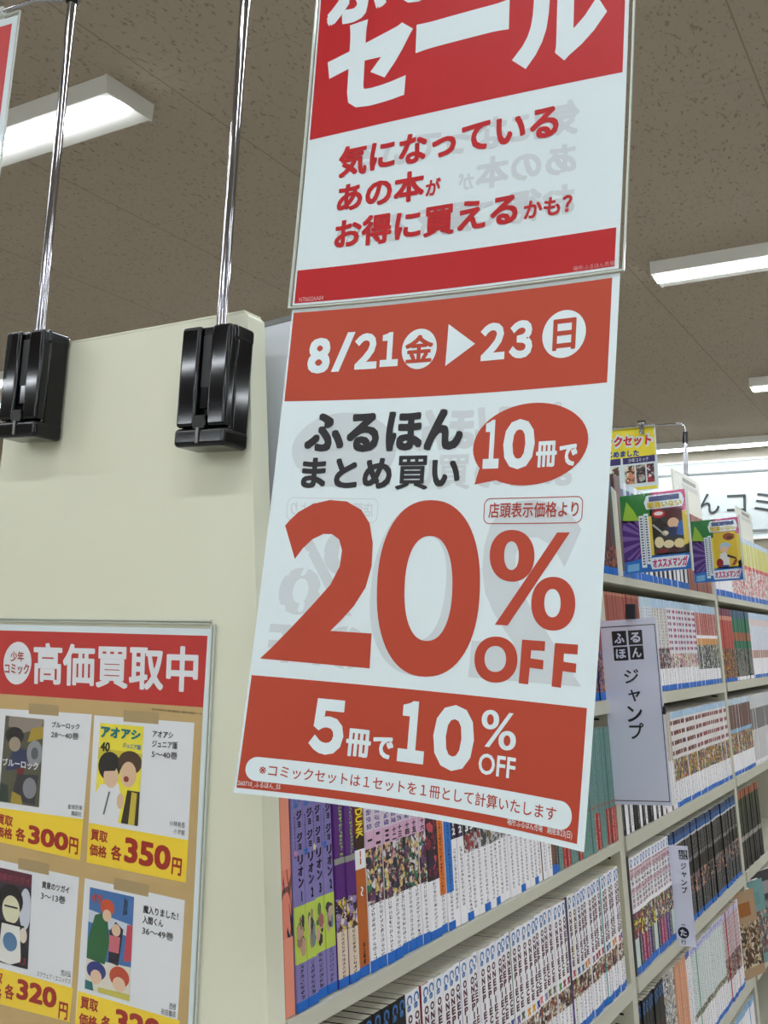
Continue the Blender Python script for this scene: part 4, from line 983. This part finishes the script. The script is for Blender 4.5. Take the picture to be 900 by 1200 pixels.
y = place([lined(ink(150, 80, 84))], n, .0156, y, 'A', 'white paperbacks with rose dashes', 'left of the far upright', gM, parts=False)
# shelf with the small sign
y = 1.642
y = place([bk(.013, [(0, 1, BK)], BK, h=.18)], 1, .013, y, 'B', 'thin black paperback against the first upright', 'beside the white maroon-lettered run', gM, jx=.001)
hh = art('spine_print_league', [(60, 60, 50), (150, 50, 60), (226, 220, 90), (230, 226, 224), (40, 110, 90), (90, 60, 120), (40, 36, 40), (180, 110, 80)], 85)
hx = [bk(.0176, [(0, .06, BLUE), (.06, .30, fine('spine_label_%d' % i, c, (230, 226, 230), .0024, 330, .48)), (.30, .52, hh), (.52, .9, Wc), (.9, 1, Wc)], Wc,
      [T_(stack_text, s, .885, .53, .0105, m), T_(rot_text, 'Ce', .985, .90, .0112, LOGO)]) for i, (c, s, m) in enumerate((((226, 226, 226), 'ハンタ', BK), ((40, 36, 40), 'ハンタ', BK), ((170, 40, 110), 'ハンタ', BK), ((70, 40, 130), 'ハンタ', BK), ((40, 36, 40), 'ハンタ', BK)))] if False else \
     [bk(.0176, [(0, .06, BLUE), (.06, .30, fine('spine_label_%d' % i, c, (230, 226, 230), .0024, 330, .48)), (.30, .52, hh), (.52, .56, Wc), (.56, .62, fine('spine_maroon_marks', (236, 232, 236), (120, 40, 60), .006, 330, .46)), (.62, .68, fine('spine_black_marks', (236, 232, 236), (40, 36, 40), .006, 300, .46)),
      (.68, .73, fine('spine_rose_marks', (222, 196, 206), (130, 60, 80), .0075, 330, .5)), (.73, .82, fine('spine_black_title', (240, 236, 240), (24, 20, 26), .006, 240, .47)), (.82, .9, fine('spine_rose_marks', (222, 196, 206), (130, 60, 80), .0075, 330, .5)), (.9, 1, Wc)], Wc,
      [T_(rot_text, 'Ce', .985, .915, .0112, LOGO)]) for i, c in enumerate(((206, 220, 214), (40, 36, 40), (170, 40, 110), (150, 30, 50), (70, 40, 130), (40, 36, 40)))]
y = place(hx, 13, .0176, y, 'B', 'white paperbacks with bold marks', 'left of small sign', gM)
YS = y+.003; y += .007
crow = art('spine_print_crow', [(20, 17, 19), (44, 36, 40), (206, 150, 120), (150, 120, 130), (28, 25, 28), (120, 130, 140), (20, 17, 19)], 60)
bt = fine('spine_black_grey_title', (17, 15, 17), (120, 118, 120), .005, 260, .52)
bl_ = [bk(.0172, [(0, .05, BLUE), (.05, .26, PAPD), (.26, .46, crow), (.46, .60, ink(18, 16, 18)), (.60, .65, fine('spine_black_bar', (50, 48, 50), (170, 168, 170), .006, 200, .5)), (.65, .86, bt), (.86, .88, ink(206, 206, 206)), (.88, .94, ink(44, 90, 150)), (.94, 1, ink(34, 60, 100))], BK)]
n = int((2.481-y)/.0175)
y = place(bl_, n, .0172, y, 'B', 'black paperbacks with blue tops', 'right of small sign', gM)
# lowest shelf seen of the middle section
y = 1.6405
whC = 'lowest middle shelf'
y = place([bk(.0158, [(0, .05, BLUE), (.05, .7, blk_a), (.7, 1, BK)], BK, [T_(rot_text, 'Ce', .97, .87, .011, LOGO)])], 9, .0158, y, 'C', 'black paperbacks with blue logo', whC, gM)
y = place([bk(.0165, [(0, .05, BLUE), (.05, 1, art('spine_print_pale', [(226, 220, 210), (160, 160, 130), (206, 190, 180), (90, 86, 90), (230, 228, 226), (140, 150, 190)], 95))], Wc)], 4, .0165, y, 'C', 'pale paperbacks with busy pictures', whC, gM)
y = place([bk(.0152, [(0, .05, BLUE), (.05, .95, fine('spine_orange_print', (214, 146, 110), (236, 222, 206), .0016, 300, .5)), (.95, 1, ink(206, 150, 120))], ink(206, 150, 120))], 5, .0152, y, 'C', 'orange paperbacks', whC, gM)
y = place([bk(.0152, [(0, .05, BLUE), (.05, .95, PAPW), (.95, 1, ink(70, 90, 160))], ink(70, 84, 150))], 2, .0152, y, 'C', 'white paperbacks with blue edges', whC, gM)
wl = [bk(.0158, [(0, .05, BLUE), (.05, .30, PAPW), (.30, .36, art('spine_print_moss', [(120, 120, 80), (80, 70, 60), (200, 196, 180)], 90)), (.36, .6, fine('spine_pale_teal_print', (222, 228, 228), (130, 150, 152), .0035, 330, .5)), (.6, .93, fine('spine_pale_teal_print', (222, 228, 228), (130, 150, 152), .0035, 330, .5)), (.93, 1, fine('spine_violet_marks', (206, 206, 232), (96, 96, 180), .006, 330, .48))], c) for c in (Wc, Wc, Wc, ink(90, 160, 110), Wc, Wc, Wc)]
y = place(wl, 17, .0158, y, 'C', 'white paperbacks with pale teal print', whC, gM)
rc = bk(.0158, [(0, .05, BLUE), (.05, .25, PAPW), (.25, .5, art('spine_print_maroon', [(110, 70, 70), (180, 150, 150), (60, 50, 60), (206, 180, 160)], 80)), (.5, .94, fine('spine_pink_marks', (216, 196, 202), (130, 80, 96), .0062, 330, .5)), (.94, 1, ink(196, 196, 226))], ink(190, 70, 66))
y = place([rc], 9, .0158, y, 'C', 'pink marked paperbacks with red edges', whC, gM)
y = place([bk(.018, [(0, .07, BLUE), (.07, 1, Wc)], Wc)], 1, .018, y, 'C', 'plain white paperback beside the leaning picture cover', whC, gM)
# books showing their front cover at the right edge
def face_out(shelf, yc, x_off, label, cover, turn, h=.18):
    t = thing('comic_paperback', label, 'book', (xf(SH[shelf])+x_off, yc, SH[shelf]+.0006), (0, -TH-.07, turn), 'paperbacks showing their front cover')
    b = MB(); b.box((-.012, -.056, 0), (-.0115, .056, h), Wc); b.box((-.0005, -.056, 0), (0, .056, h), cover[0]); b.box((-.0115, -.056, 0), (-.0005, -.0552, h), cover[1])
    b.box((.00002, -.056, .02), (.0003, .056, h*.62), cover[2]); b.box((.00002, -.02, h*.70), (.0004, .03, h*.86), cover[3]); b.build('cover', t, org=(0, 0, 0))
    b = MB(); b.box((-.0115, -.0550, .0008), (-.0005, .0548, h-.002), PAGES); b.build('page_block', t, org=(0, 0, 0))
face_out('C', y+.0535, .006, 'brown picture paperback turned to show its front at the section end', (ink(170, 140, 110), ink(120, 80, 50), art('cover_print_brown', [(90, 60, 44), (170, 140, 110), (60, 44, 40), (206, 190, 160)], 55), ink(150, 90, 40)), -.30)
face_out('C', 2.575, .008, 'teal picture paperback turned to show its front beyond the last upright', (ink(110, 150, 148), ink(96, 130, 126), art('cover_print_teal', [(120, 80, 80), (110, 150, 148), (80, 60, 70), (200, 170, 150)], 55), ink(100, 140, 140)), -.25)

face_out('C', 2.71, .008, 'dark picture paperback showing its front farthest right at the picture edge', (ink(60, 58, 66), ink(50, 48, 56), art('cover_print_night', [(60, 58, 66), (120, 116, 120), (40, 38, 46), (150, 140, 140)], 55), ink(150, 146, 150)), -.25)
# ---- rest: far section, and volumes hardly seen behind the cards, as one mass
y = YT+.012
y = place([bk(.02, [(0, .06, BLUE), (.06, 1, ink(84, 54, 50))], ink(84, 54, 50), h=.185)], 2, .02, y, 'T', '', '', '', stuff=True)
st = bk(.0165, [(0, .08, BLUE), (.08, .25, PAPD), (.25, .8, ink(60, 56, 60)), (.8, .93, ink(44, 70, 120)), (.93, 1, ink(190, 206, 220))], Wc)
st2 = bk(.0165, [(0, .08, BLUE), (.08, .25, PAPW), (.25, .8, ink(90, 86, 90)), (.8, .93, ink(190, 206, 220)), (.93, 1, ink(226, 230, 236))], Wc)
y = place([st, st2], 27, .0165, y, 'T', '', '', '', stuff=True)
rr_ = bk(.0165, [(0, .1, ink(140, 80, 70)), (.1, .3, fine('spine_brick_print', (150, 84, 74), (206, 150, 140), .003, 260, .5)), (.3, 1, ink(150, 84, 74))], ink(150, 84, 74))
y = place([rr_], int((2.481-y)/.0169), .0165, y, 'T', '', '', '', stuff=True)
def fill(shelf, y, y1, lst):
    for m, t, n in lst:
        for i in range(n):
            if y+t > y1: return
            y = place([m], 1, t, y, shelf, '', '', '', stuff=True)
wbl = bk(.0165, [(0, .09, BLUE), (.09, .5, Wc), (.5, 1, ink(226, 228, 232))], Wc)
ryw = bk(.0165, [(0, .08, BLUE), (.08, .5, art('spine_print_carp', [(214, 70, 70), (236, 226, 222), (226, 150, 150), (236, 236, 236)], 60)), (.5, .56, ink(206, 80, 90)), (.56, .92, fine('spine_lime_print', (214, 210, 120), (236, 236, 220), .002, 200, .5)), (.92, 1, ink(196, 214, 236))], Wc)
fill('T', 2.5205, 3.34, [(wbl, .0165, 11), (ryw, .0165, 50)])
r1 = bk(.016, [(0, .05, BLUE), (.05, .45, art('spine_print_cards', [(130, 60, 56), (90, 70, 70), (206, 150, 60), (60, 50, 60)], 70)), (.45, .84, ink(176, 66, 60)), (.84, .9, ink(206, 140, 120)), (.9, 1, ink(110, 50, 80))], ink(160, 50, 44))
g1 = bk(.016, [(0, .05, Wc), (.05, .45, art('spine_print_ash', [(110, 110, 106), (60, 60, 60), (150, 146, 140)], 70)), (.45, .56, ink(30, 110, 84)), (.56, .68, ink(160, 90, 60)), (.68, .88, ink(30, 110, 84)), (.88, 1, ink(60, 90, 120))], ink(30, 90, 74))
b1 = bk(.016, [(0, .05, BLUE), (.05, .3, PAPW), (.3, .42, ink(190, 150, 140)), (.42, .8, fine('spine_sky_marks', (216, 222, 234), (130, 160, 206), .0065, 260, .5)), (.8, .9, fine('spine_salmon_marks', (226, 206, 206), (206, 120, 120), .0065, 260, .5)), (.9, 1, ink(190, 210, 230))], Wc)
fill('U', 2.51, 3.34, [(r1, .016, 9), (g1, .016, 13), (b1, .016, 40)])
a1_ = bk(.016, [(0, .05, BLUE), (.05, .27, PAPW), (.27, .55, hero), (.55, .6, ink(140, 180, 214)), (.6, .92, ink(110, 76, 72)), (.92, 1, ink(190, 210, 226))], Wc)
a2_ = bk(.016, [(0, .06, Wc), (.06, .5, fine('spine_ash_print', (206, 204, 206), (110, 106, 110), .004, 260, .5)), (.5, .8, ink(120, 116, 118)), (.8, 1, ink(206, 206, 210))], Wc)
fill('A', 2.51, 3.34, [(a1_, .016, 16), (a2_, .016, 40)])
k1 = bk(.017, [(0, .12, BK), (.12, .36, fine('spine_soot_print', (40, 38, 38), (110, 108, 104), .006, 200, .5)), (.36, .42, ink(150, 146, 140)), (.42, .72, ink(36, 38, 30)), (.72, .9, fine('spine_olive_print', (44, 50, 28), (120, 140, 50), .006, 200, .5)), (.9, 1, ink(150, 84, 60))], BK)
fill('B', 2.51, 2.76, [(k1, .017, 14)])
wd = bk(.0165, [(0, .06, BLUE), (.06, .93, PAPW), (.93, 1, ink(140, 180, 216))], ink(140, 176, 214))
fill('D', 2.06, 2.48, [(wd, .0165, 40)])
fill('C', 2.78, 3.2, [(a2_, .016, 40)])
fl = [(wb, .0152, 16), (rb, .0152, 16), (gr, .0156, 16), (st, .0165, 16)]
fill('U', .716, 1.53, fl); fill('T', .775, 1.46, fl[::-1])
o = STUFF.build('comic_paperbacks')
tag(o, 'paperbacks filling the farthest bookcase section and the hidden stretches of the upper shelves', 'books', kind='stuff')

# ================================================================== SHELF SIGNS
SIGNW = mat('lavender_white_card', (222, 225, 244), .35, spec=.5)
def rotplane(yv, px_tl, ang):
    P0 = Plane((0, yv, 0)); a = P0.inv(px_tl); c, s = math.cos(ang), math.sin(ang)
    return Plane((a[0], yv, a[1]), (c, 0, s), (-s, 0, c))
def shelf_sign():
    P = rotplane(1.608, (703, 728), math.radians(4.2))
    ext = [P.inv(q) for q in ((703, 728), (772, 725), (793, 945), (728, 942))]
    w = (ext[1][0]+ext[2][0])/2-(ext[0][0]+ext[3][0])/2; h = -(ext[2][1]+ext[3][1])/2
    t = thing('shelf_sign', 'tall white hanging shelf sign with black kana right of the sale banner', 'sign', P.pt(0, -h))
    b = MB(); sheet(b, P, 0, w, -h, 0, SIGNW, 0, .002)
    p = Print(P, .0002); dk = ink(36, 34, 42)
    fl = P.inv((705, 735))[1]; fr = P.inv((767.5, 731))[0]; fb = P.inv((788, 940))[1]; e = .0012
    p.poly([(.001, fl-e), (fr, fl-e), (fr, fl), (.001, fl)], dk, 1); p.poly([(fr-e, fb), (fr, fb), (fr, fl), (fr-e, fl)], dk, 1); p.poly([(.001, fb), (fr, fb), (fr, fb+e), (.001, fb+e)], dk, 1)
    for ch, q in (('ふ', [(717.3, 740), (733.5, 739.5), (734.5, 756), (718, 757)]), ('る', [(736, 739), (752, 738), (753.5, 755), (737, 755.5)]), ('ほ', [(719, 758.5), (735, 758), (736.6, 773), (720, 774.5)]), ('ん', [(738, 757), (753.5, 756.5), (754.3, 772.5), (739, 773)])):
        qq = p.bbox(q); qq = [np.array(a) for a in qq]; p.poly(qq, dk, 1); c = sum(qq)/4
        p.text(ch, [c+(a-c)*.70 for a in qq], SIGNW, 2, .03)
    for ch, q in (('ジ', [(731, 786), (748, 784), (748, 800), (733, 801)]), ('ャ', [(736, 809), (750, 808), (750, 822), (738, 822)]), ('ン', [(735, 829), (752, 827), (751, 845), (736, 846)]), ('プ', [(737, 848), (754, 847), (753, 866), (739, 866)])):
        p.text(ch, p.bbox(q), dk, 2, .015)
    p.emit(b); b.build('sign_card', t)
    b = MB(); sheet(b, P, -.002, w+.003, -h-.004, .003, CLEAR, .0012, .0004); b.build('clear_cover', t)
    b = MB(); q = P.pt(.052, .004); 
    b.box((q[0]-.008, 1.602, q[2]-.004), (q[0]+.008, 1.612, q[2]+.020), mat('black_clip', (26, 22, 34), .4)); b.build('clip', t, bevel=.001)
    b = MB(); q = P.pt(w-.0015, -h*.5); b.box((q[0], 1.606, q[2]-.006), (q[0]+.004, 1.612, q[2]+.006), mat('black_clip', (26, 22, 34), .4)); b.build('holder', t)
shelf_sign()
def small_sign():
    P = rotplane(YS, (781, 990.5), math.radians(4.2))
    w = P.inv((810.5, 1050))[0]; h = -P.inv((800, 1108.5))[1]; x0 = P.inv((786, 1050))[0]
    t = thing('shelf_sign', 'small white divider sign with black kana among the books at right', 'sign', P.pt(w/2, -h))
    b = MB(); sheet(b, P, 0, w, -h, 0, SIGNW, 0, .0018)
    p = Print(P, .0002); dk = ink(36, 34, 42)
    q = [np.array(a) for a in p.bbox([(795, 996), (805, 996.5), (806, 1007), (796, 1007)])]; c = sum(q)/4
    for sx in (0, 1):
        for sy in (0, 1):
            a0 = q[3]+(q[2]-q[3])*(.52*sx); a1 = q[3]+(q[2]-q[3])*(.48+.52*sx); hh = (q[0]-q[3])
            sq = [a0+hh*(.48+.52*sy), a1+hh*(.48+.52*sy), a1+hh*.52*sy, a0+hh*.52*sy]; p.poly(sq, dk, 1)
            cc = sum(sq)/4; p.text('ふるほん'[(1-sy)*2+sx], [cc+(k-cc)*.68 for k in sq], SIGNW, 2, .02)
    for ch, r in (('ジ', (797.5, 1011, 804.5, 1019)), ('ャ', (798.5, 1021.5, 805, 1028)), ('ン', (798, 1030.5, 805.5, 1038)), ('プ', (798.5, 1039, 806, 1047))):
        p.text(ch, p.bbox([(r[0], r[1]), (r[2], r[3])]), dk, 2, .02)
    c = P.inv((801, 1093)); p.poly(ell(c[0], c[1], .0098, .0098), dk, 1); p.text('た', [c+np.array(k)*.0058 for k in ((-1, 1), (1, 1), (1, -1), (-1, -1))], SIGNW, 2, .03)
    p.text('行', p.bbox([(798, 1100.5), (804.5, 1107)]), dk, 2, .015); p.text('男性', p.bbox([(798.5, 1082.5), (803.5, 1085)]), dk, 2, .01)
    p.emit(b); b.build('sign_card', t)
small_sign()

# white board standing behind the end panel
def back_board():
    P = rotplane(.742, (306, 384), math.radians(4.5))
    t = thing('sign_board', 'pale grey sign board peeping out between end panel and sale banner', 'sign', P.pt(.06, -.19))
    b = MB(); sheet(b, P, -.03, .06, -.186, 0, mat('pale_board', (214, 217, 224), .35), 0, .003); b.build('board', t)
    b = MB(); sheet(b, P, -.03, .061, -.0005, .0045, mat('grey_board_edge', (120, 122, 120), .5), .001, .005); b.build('top_edge', t)
back_board()

# ================================================================== RECOMMENDATION CARDS, SET POSTER, INDEX BOARDS
def pop_card(yv, quad, label, cover_mats, seed):
    P = rotplane(yv, quad[0], math.radians(3.9)); tl, tr, br, bl = [P.inv(q) for q in quad]
    w = ((tr-tl)[0]+(br-bl)[0])/2; h = ((tl-bl)[1]+(tr-br)[1])/2
    t = thing('recommendation_card', label, 'sign', P.pt(w/2, -h), group='recommendation cards on the top shelf')
    b = MB(); sheet(b, P, 0, w, -h, 0, WHITE, 0, .0006)
    p = Print(P, .0003); S = lambda *pts: [(a*w, (c-1)*h) for a, c in pts]
    green, lime_, pink, blue, yel, pu, pul = ink(44, 124, 56), ink(150, 190, 60), ink(206, 84, 140), ink(40, 110, 190), ink(232, 206, 84), ink(74, 44, 118), ink(122, 92, 160)
    p.poly(S((0, .66), (.5, .58), (.5, 1), (0, 1)), green, 1); p.poly(S((.02, .68), (.28, .66), (.20, .80), (.1, .92)), lime_, 2)
    p.poly(S((.45, .70), (1, .74), (1, 1), (.45, 1)), pink, 1)
    p.poly(S((.40, .2), (1, .2), (1, .735), (.40, .70)), yel, 2)
    p.poly(S((0, .14), (.42, .2), (.42, .64), (0, .70)), pu, 1)
    for k in range(7):
        a0 = math.radians(112+k*20); a1 = a0+math.radians(9); c = (.42, .42)
        f = lambda a: (max(0.004, c[0]+.44*math.cos(a)), min(.66, max(.17, c[1]+.44*math.sin(a))))
        p.poly(S(c, f(a0), f(a1)), pul, 2)
    p.poly(S((0, 0), (1, 0), (1, .32), (.72, .26), (.42, .20), (0, .14)), blue, 2)
    for x0, y0, x1, y1 in ((.27, .06, .345, .72), (.35, .10, .42, .74)):
        p.poly(S((x0, y0), (x1, y0), (x1, y1), (x0, y1)), WHITE, 3)
        for k in range(18): 
            yy = y1-.03-(y1-y0-.05)*k/18; p.poly(S((x0+.018, yy-.018), (x1-.018, yy-.018), (x1-.018, yy), (x0+.018, yy)), ink(90, 84, 110), 4)
    p.poly(S((.47, .22), (.93, .22), (.93, .78), (.47, .78)), cover_mats[0], 4)
    for n_, (e4, m) in enumerate(cover_mats[1]): p.poly(S(*[(min(.93, max(.47, a)), min(.78, max(.22, c))) for a, c in (ell(*e4, 20) if len(e4) == 4 and not hasattr(e4[0], '__len__') else e4)]), m, 5+.1*n_)
    p.poly(S((.40, .79), (.94, .79), (.98, .87), (.94, .965), (.42, .965), (.37, .88)), WHITE, 4)
    p.poly(S((.45, .885), (.91, .885), (.91, .95), (.45, .95)), ink(70, 84, 130), 5)
    p.text('間違いない', S((.42, .88), (.94, .88), (.94, .80), (.42, .80)), ink(206, 180, 60), 5, .05)
    p.poly(S((.42, .03), (.92, .03), (.99, .17), (.9, .18), (.43, .175), (.39, .12)), WHITE, 4)
    p.text('オススメマンガ', S((.43, .16), (.96, .165), (.94, .045), (.44, .045)), ink(196, 60, 120), 5, .05)
    p.poly(S((.04, .02), (.22, .03), (.23, .12), (.05, .11)), ink(120, 180, 220), 3)
    p.emit(b); b.build('printed_card', t)
    b = MB(); sheet(b, P, -.004, w+.004, -h-.004, .004, CLEAR, .0035, .0003); b.build('clear_sleeve', t)
    b = MB(); sheet(b, P, w+.0012, w+.0042, -h-.004, .004, CLEARE, .0035, .003); b.build('sleeve_welt', t)
skin, dkc = ink(222, 186, 150), ink(38, 42, 40)
pop_card(YT+.0075, [(726, 582), (803, 576), (811, 668.5), (733.5, 674)], 'nearer recommendation card with dark cover picture, on the top shelf edge',
         (ink(58, 64, 58), [((.58, .72, .10, .05), ink(190, 44, 54)), ((.58, .725, .07, .025), ink(232, 228, 222)), ([(.47, .40), (.70, .56), (.60, .66), (.47, .62)], dkc), ((.82, .70, .15, .08), ink(86, 36, 40)), ((.79, .59, .085, .065), skin), ([(.83, .44), (.93, .42), (.93, .62), (.86, .58)], ink(50, 100, 180)),
           ([(.64, .44), (.84, .40), (.82, .54), (.70, .54)], ink(44, 60, 96)), ((.56, .36, .07, .07), ink(226, 214, 170)), ((.70, .33, .08, .05), ink(226, 214, 170)), ((.86, .33, .08, .06), ink(222, 206, 150)), ((.66, .47, .05, .03), ink(226, 214, 170)), ([(.47, .58), (.49, .60), (.68, .44), (.66, .43)], ink(170, 176, 176)), ((.60, .25, .09, .03), ink(120, 44, 44)), ((.80, .25, .10, .03), ink(70, 40, 44))]), 1)
pop_card(2.252, [(808, 611.5), (864, 606), (871.5, 679), (814, 684)], 'farther recommendation card with yellow cover picture, on the top shelf edge',
         (ink(222, 190, 50), [((.78, .70, .12, .06), ink(150, 80, 40)), ((.80, .68, .07, .03), ink(110, 50, 30)), ([(.56, .52), (.62, .60), (.74, .61), (.82, .56), (.76, .52)], ink(160, 196, 220)), ((.67, .50, .085, .055), ink(226, 190, 160)), ([(.54, .24), (.76, .24), (.76, .40), (.68, .46), (.58, .44)], ink(228, 226, 222)), ((.56, .29, .07, .07), ink(150, 40, 40)),
           ([(.72, .42), (.90, .36), (.90, .33), (.72, .38)], ink(60, 44, 40)), ([(.80, .24), (.86, .24), (.92, .33), (.87, .33)], ink(150, 44, 44)), ([(.60, .22), (.74, .22), (.74, .25), (.60, .25)], ink(50, 70, 150))]), 2)

def set_poster():
    yv = 2.507; P = rotplane(yv, (686, 507.5), math.radians(2.6)); tr = P.inv((768, 501)); bl = P.inv((684, 582))
    w, h = tr[0], -bl[1]
    t = thing('hanging_poster', 'yellow set-sale poster hanging from a thin arm above the top shelf', 'poster', P.pt(w/2, -h))
    b = MB(); sheet(b, P, 0, w, -h, 0, WHITE, 0, .0005)
    p = Print(P, .0004); S = lambda *pts: [(a*w, (c-1)*h) for a, c in pts]
    p.poly(S((.02, .53), (.98, .53), (.98, .985), (.02, .985)), ink(244, 226, 62), 1)
    q = [np.array(a) for a in p.quad([(687, 514.5), (764, 509), (763, 521), (687, 526.5)])]
    g = .006; p.text('コミックセット', [q[0]+np.array((-g, g)), q[1]+np.array((g, g)), q[2]+np.array((g, -g)), q[3]+np.array((-g, -g))], WHITE, 2, .12)
    p.text('コミックセット', q, ink(206, 50, 60), 3, .05)
    q = p.quad([(704, 530.5), (749, 527), (749, 534.5), (704, 538)]); p.text('はじめました', q, ink(50, 84, 150), 3, .05)
    nv = ink(60, 50, 110)
    p.poly(S((.52, .43), (.97, .43), (.97, .53), (.52, .53)), nv, 2); p.poly(S((.02, .43), (.49, .43), (.49, .53), (.02, .53)), nv, 2)
    q = S((.60, .51), (.88, .51), (.88, .45), (.60, .45)); p.text('少年コミック', q, WHITE, 3, .01)
    for i, (x0, x1, m) in enumerate(((.54, .68, art('mini_cover_cream', [(226, 214, 180), (90, 70, 60), (214, 140, 110), (236, 230, 214)], 40)), (.70, .83, art('mini_cover_grey', [(90, 86, 84), (180, 176, 170), (60, 54, 60), (150, 80, 80)], 40)), (.85, .95, art('mini_cover_red', [(226, 226, 226), (170, 50, 56), (80, 60, 70)], 40)), (.36, .46, art('mini_cover_cream', [], 40)))):
        p.poly(S((x0, .12), (x1, .12), (x1, .40), (x0, .40)), m, 3)
    p.poly(S((.02, .02), (.98, .02), (.98, .06), (.02, .06)), ink(244, 226, 62), 2)
    p.emit(b); b.build('paper_sheet', t)
    # stand
    P0 = Plane((0, yv-.012, 0)); a, c, d = P0.inv((727, 500)), P0.inv((797, 496.5)), P0.inv((801, 520))
    s = thing('poster_stand', 'thin chrome stand holding the yellow poster over the top shelf', 'banner stand', (c[0]+.01, yv-.012, 1.7045))
    xp = c[0]+.012
    P1 = [(a[0]-.05, yv-.012, a[1]-.002), (c[0]-.012, yv-.012, c[1]), (c[0], yv-.012, c[1]-.001), (xp-.003, yv-.012, c[1]-.006), (xp, yv-.012, c[1]-.02), (xp, yv-.012, c[1]-.05)]
    b = MB(); b.tube(P1, .0028, CHROME, 10); b.build('arm', s)
    b = MB(); b.tube([(xp, yv-.012, c[1]-.05), (xp, yv-.012, 1.72)], .0052, CHROME, 12); b.build('pole', s)
    b = MB(); b.tube([(xp, yv-.012, c[1]-.022), (xp, yv-.012, c[1]-.05)], .007, BLACKP, 12); b.build('joint_collar', s)
    b = MB(); bezbox(b, xp-.02, xp+.02, yv-.022, yv-.001, 1.7045, 1.735, .006, BLACKP); b.build('base', s)
    k = P0.inv((752, 498)); b = MB(); ch = mat('clear_clip_plastic', (214, 216, 214), .15)
    b.tube([(k[0]-.009, yv-.012, k[1]+.004), (k[0]+.009, yv-.012, k[1]+.004)], .0085, CHROME, 12); b.box((k[0]-.005, yv-.02, k[1]-.024), (k[0]+.005, yv-.004, k[1]), CHROME); b.build('banner_clip', s, bevel=.001)
set_poster()
def book_divider():
    t = thing('book_divider', 'ivory divider plate between dark books and the nearer recommendation card, top shelf', 'divider', (xf(1.709), YT+.002, 1.709), (0, -TH, 0))
    b = MB(); b.prism([(-.11, .0006), (.006, .0006), (.006, .150), (.0, .160), (-.11, .160)], -.0012, .0012, mat('ivory_divider', (222, 220, 204), .4)); b.build('plate', t, org=(0, 0, 0))
    b = MB(); b.box((-.09, -.0035, .0006), (.004, -.0012, .0016), mat('ivory_divider', (222, 220, 204), .4)); b.build('foot', t, org=(0, 0, 0))
book_divider()
def index_board(px, label, yext):
    """white board standing parallel to the book spines, in front of the top row"""
    z0 = 1.8875
    def on(p):
        d = ray(p); a = -.5019-.02; tt = (a-KS*(EYE[2]-1.29)-EYE[0])/(d[0]+KS*d[2]); return EYE+tt*d
    q = [on(p) for p in px]; ya, yb = q[0][1], q[1][1]; za, zb_ = q[0][2], q[1][2]
    t = thing('index_board', label, 'sign', (xf(z0)-.02, (ya+yb)/2, z0), group=None)
    X = lambda z: xf(z)-.02
    b = MB(); V = [(X(z0), ya, z0), (X(z0), yb, z0), (X(zb_), yb, zb_), (X(za), ya, za)]; V += [(x-.003, y, z) for x, y, z in V]
    b.add(V, [(0, 1, 2, 3), (7, 6, 5, 4), (0, 4, 5, 1), (1, 5, 6, 2), (2, 6, 7, 3), (3, 7, 4, 0)], mat('ivory_index_card', (226, 226, 214), .4))
    L = lambda u, v: (X(z0+(za-z0)*v)+.0005, ya+(yb-ya)*u, z0+(za-z0)*v)
    def patch(u0, u1, v0, v1, m): b.add([L(u0, v0), L(u1, v0), L(u1, v1), L(u0, v1)], [(0, 1, 2, 3)], m)
    patch(.35, .85, .82, .92, ink(150, 146, 140)); patch(.30, .9, .66, .78, ink(206, 204, 200)); patch(.1, .9, .955, .975, ink(206, 204, 190))
    b.build('board', t)
index_board([(787, 548.5), (818.5, 565)], 'nearer white index board standing up behind the recommendation card', None)
index_board([(861.5, 592), (880, 604)], 'farther white index board standing up beside the second recommendation card', None)
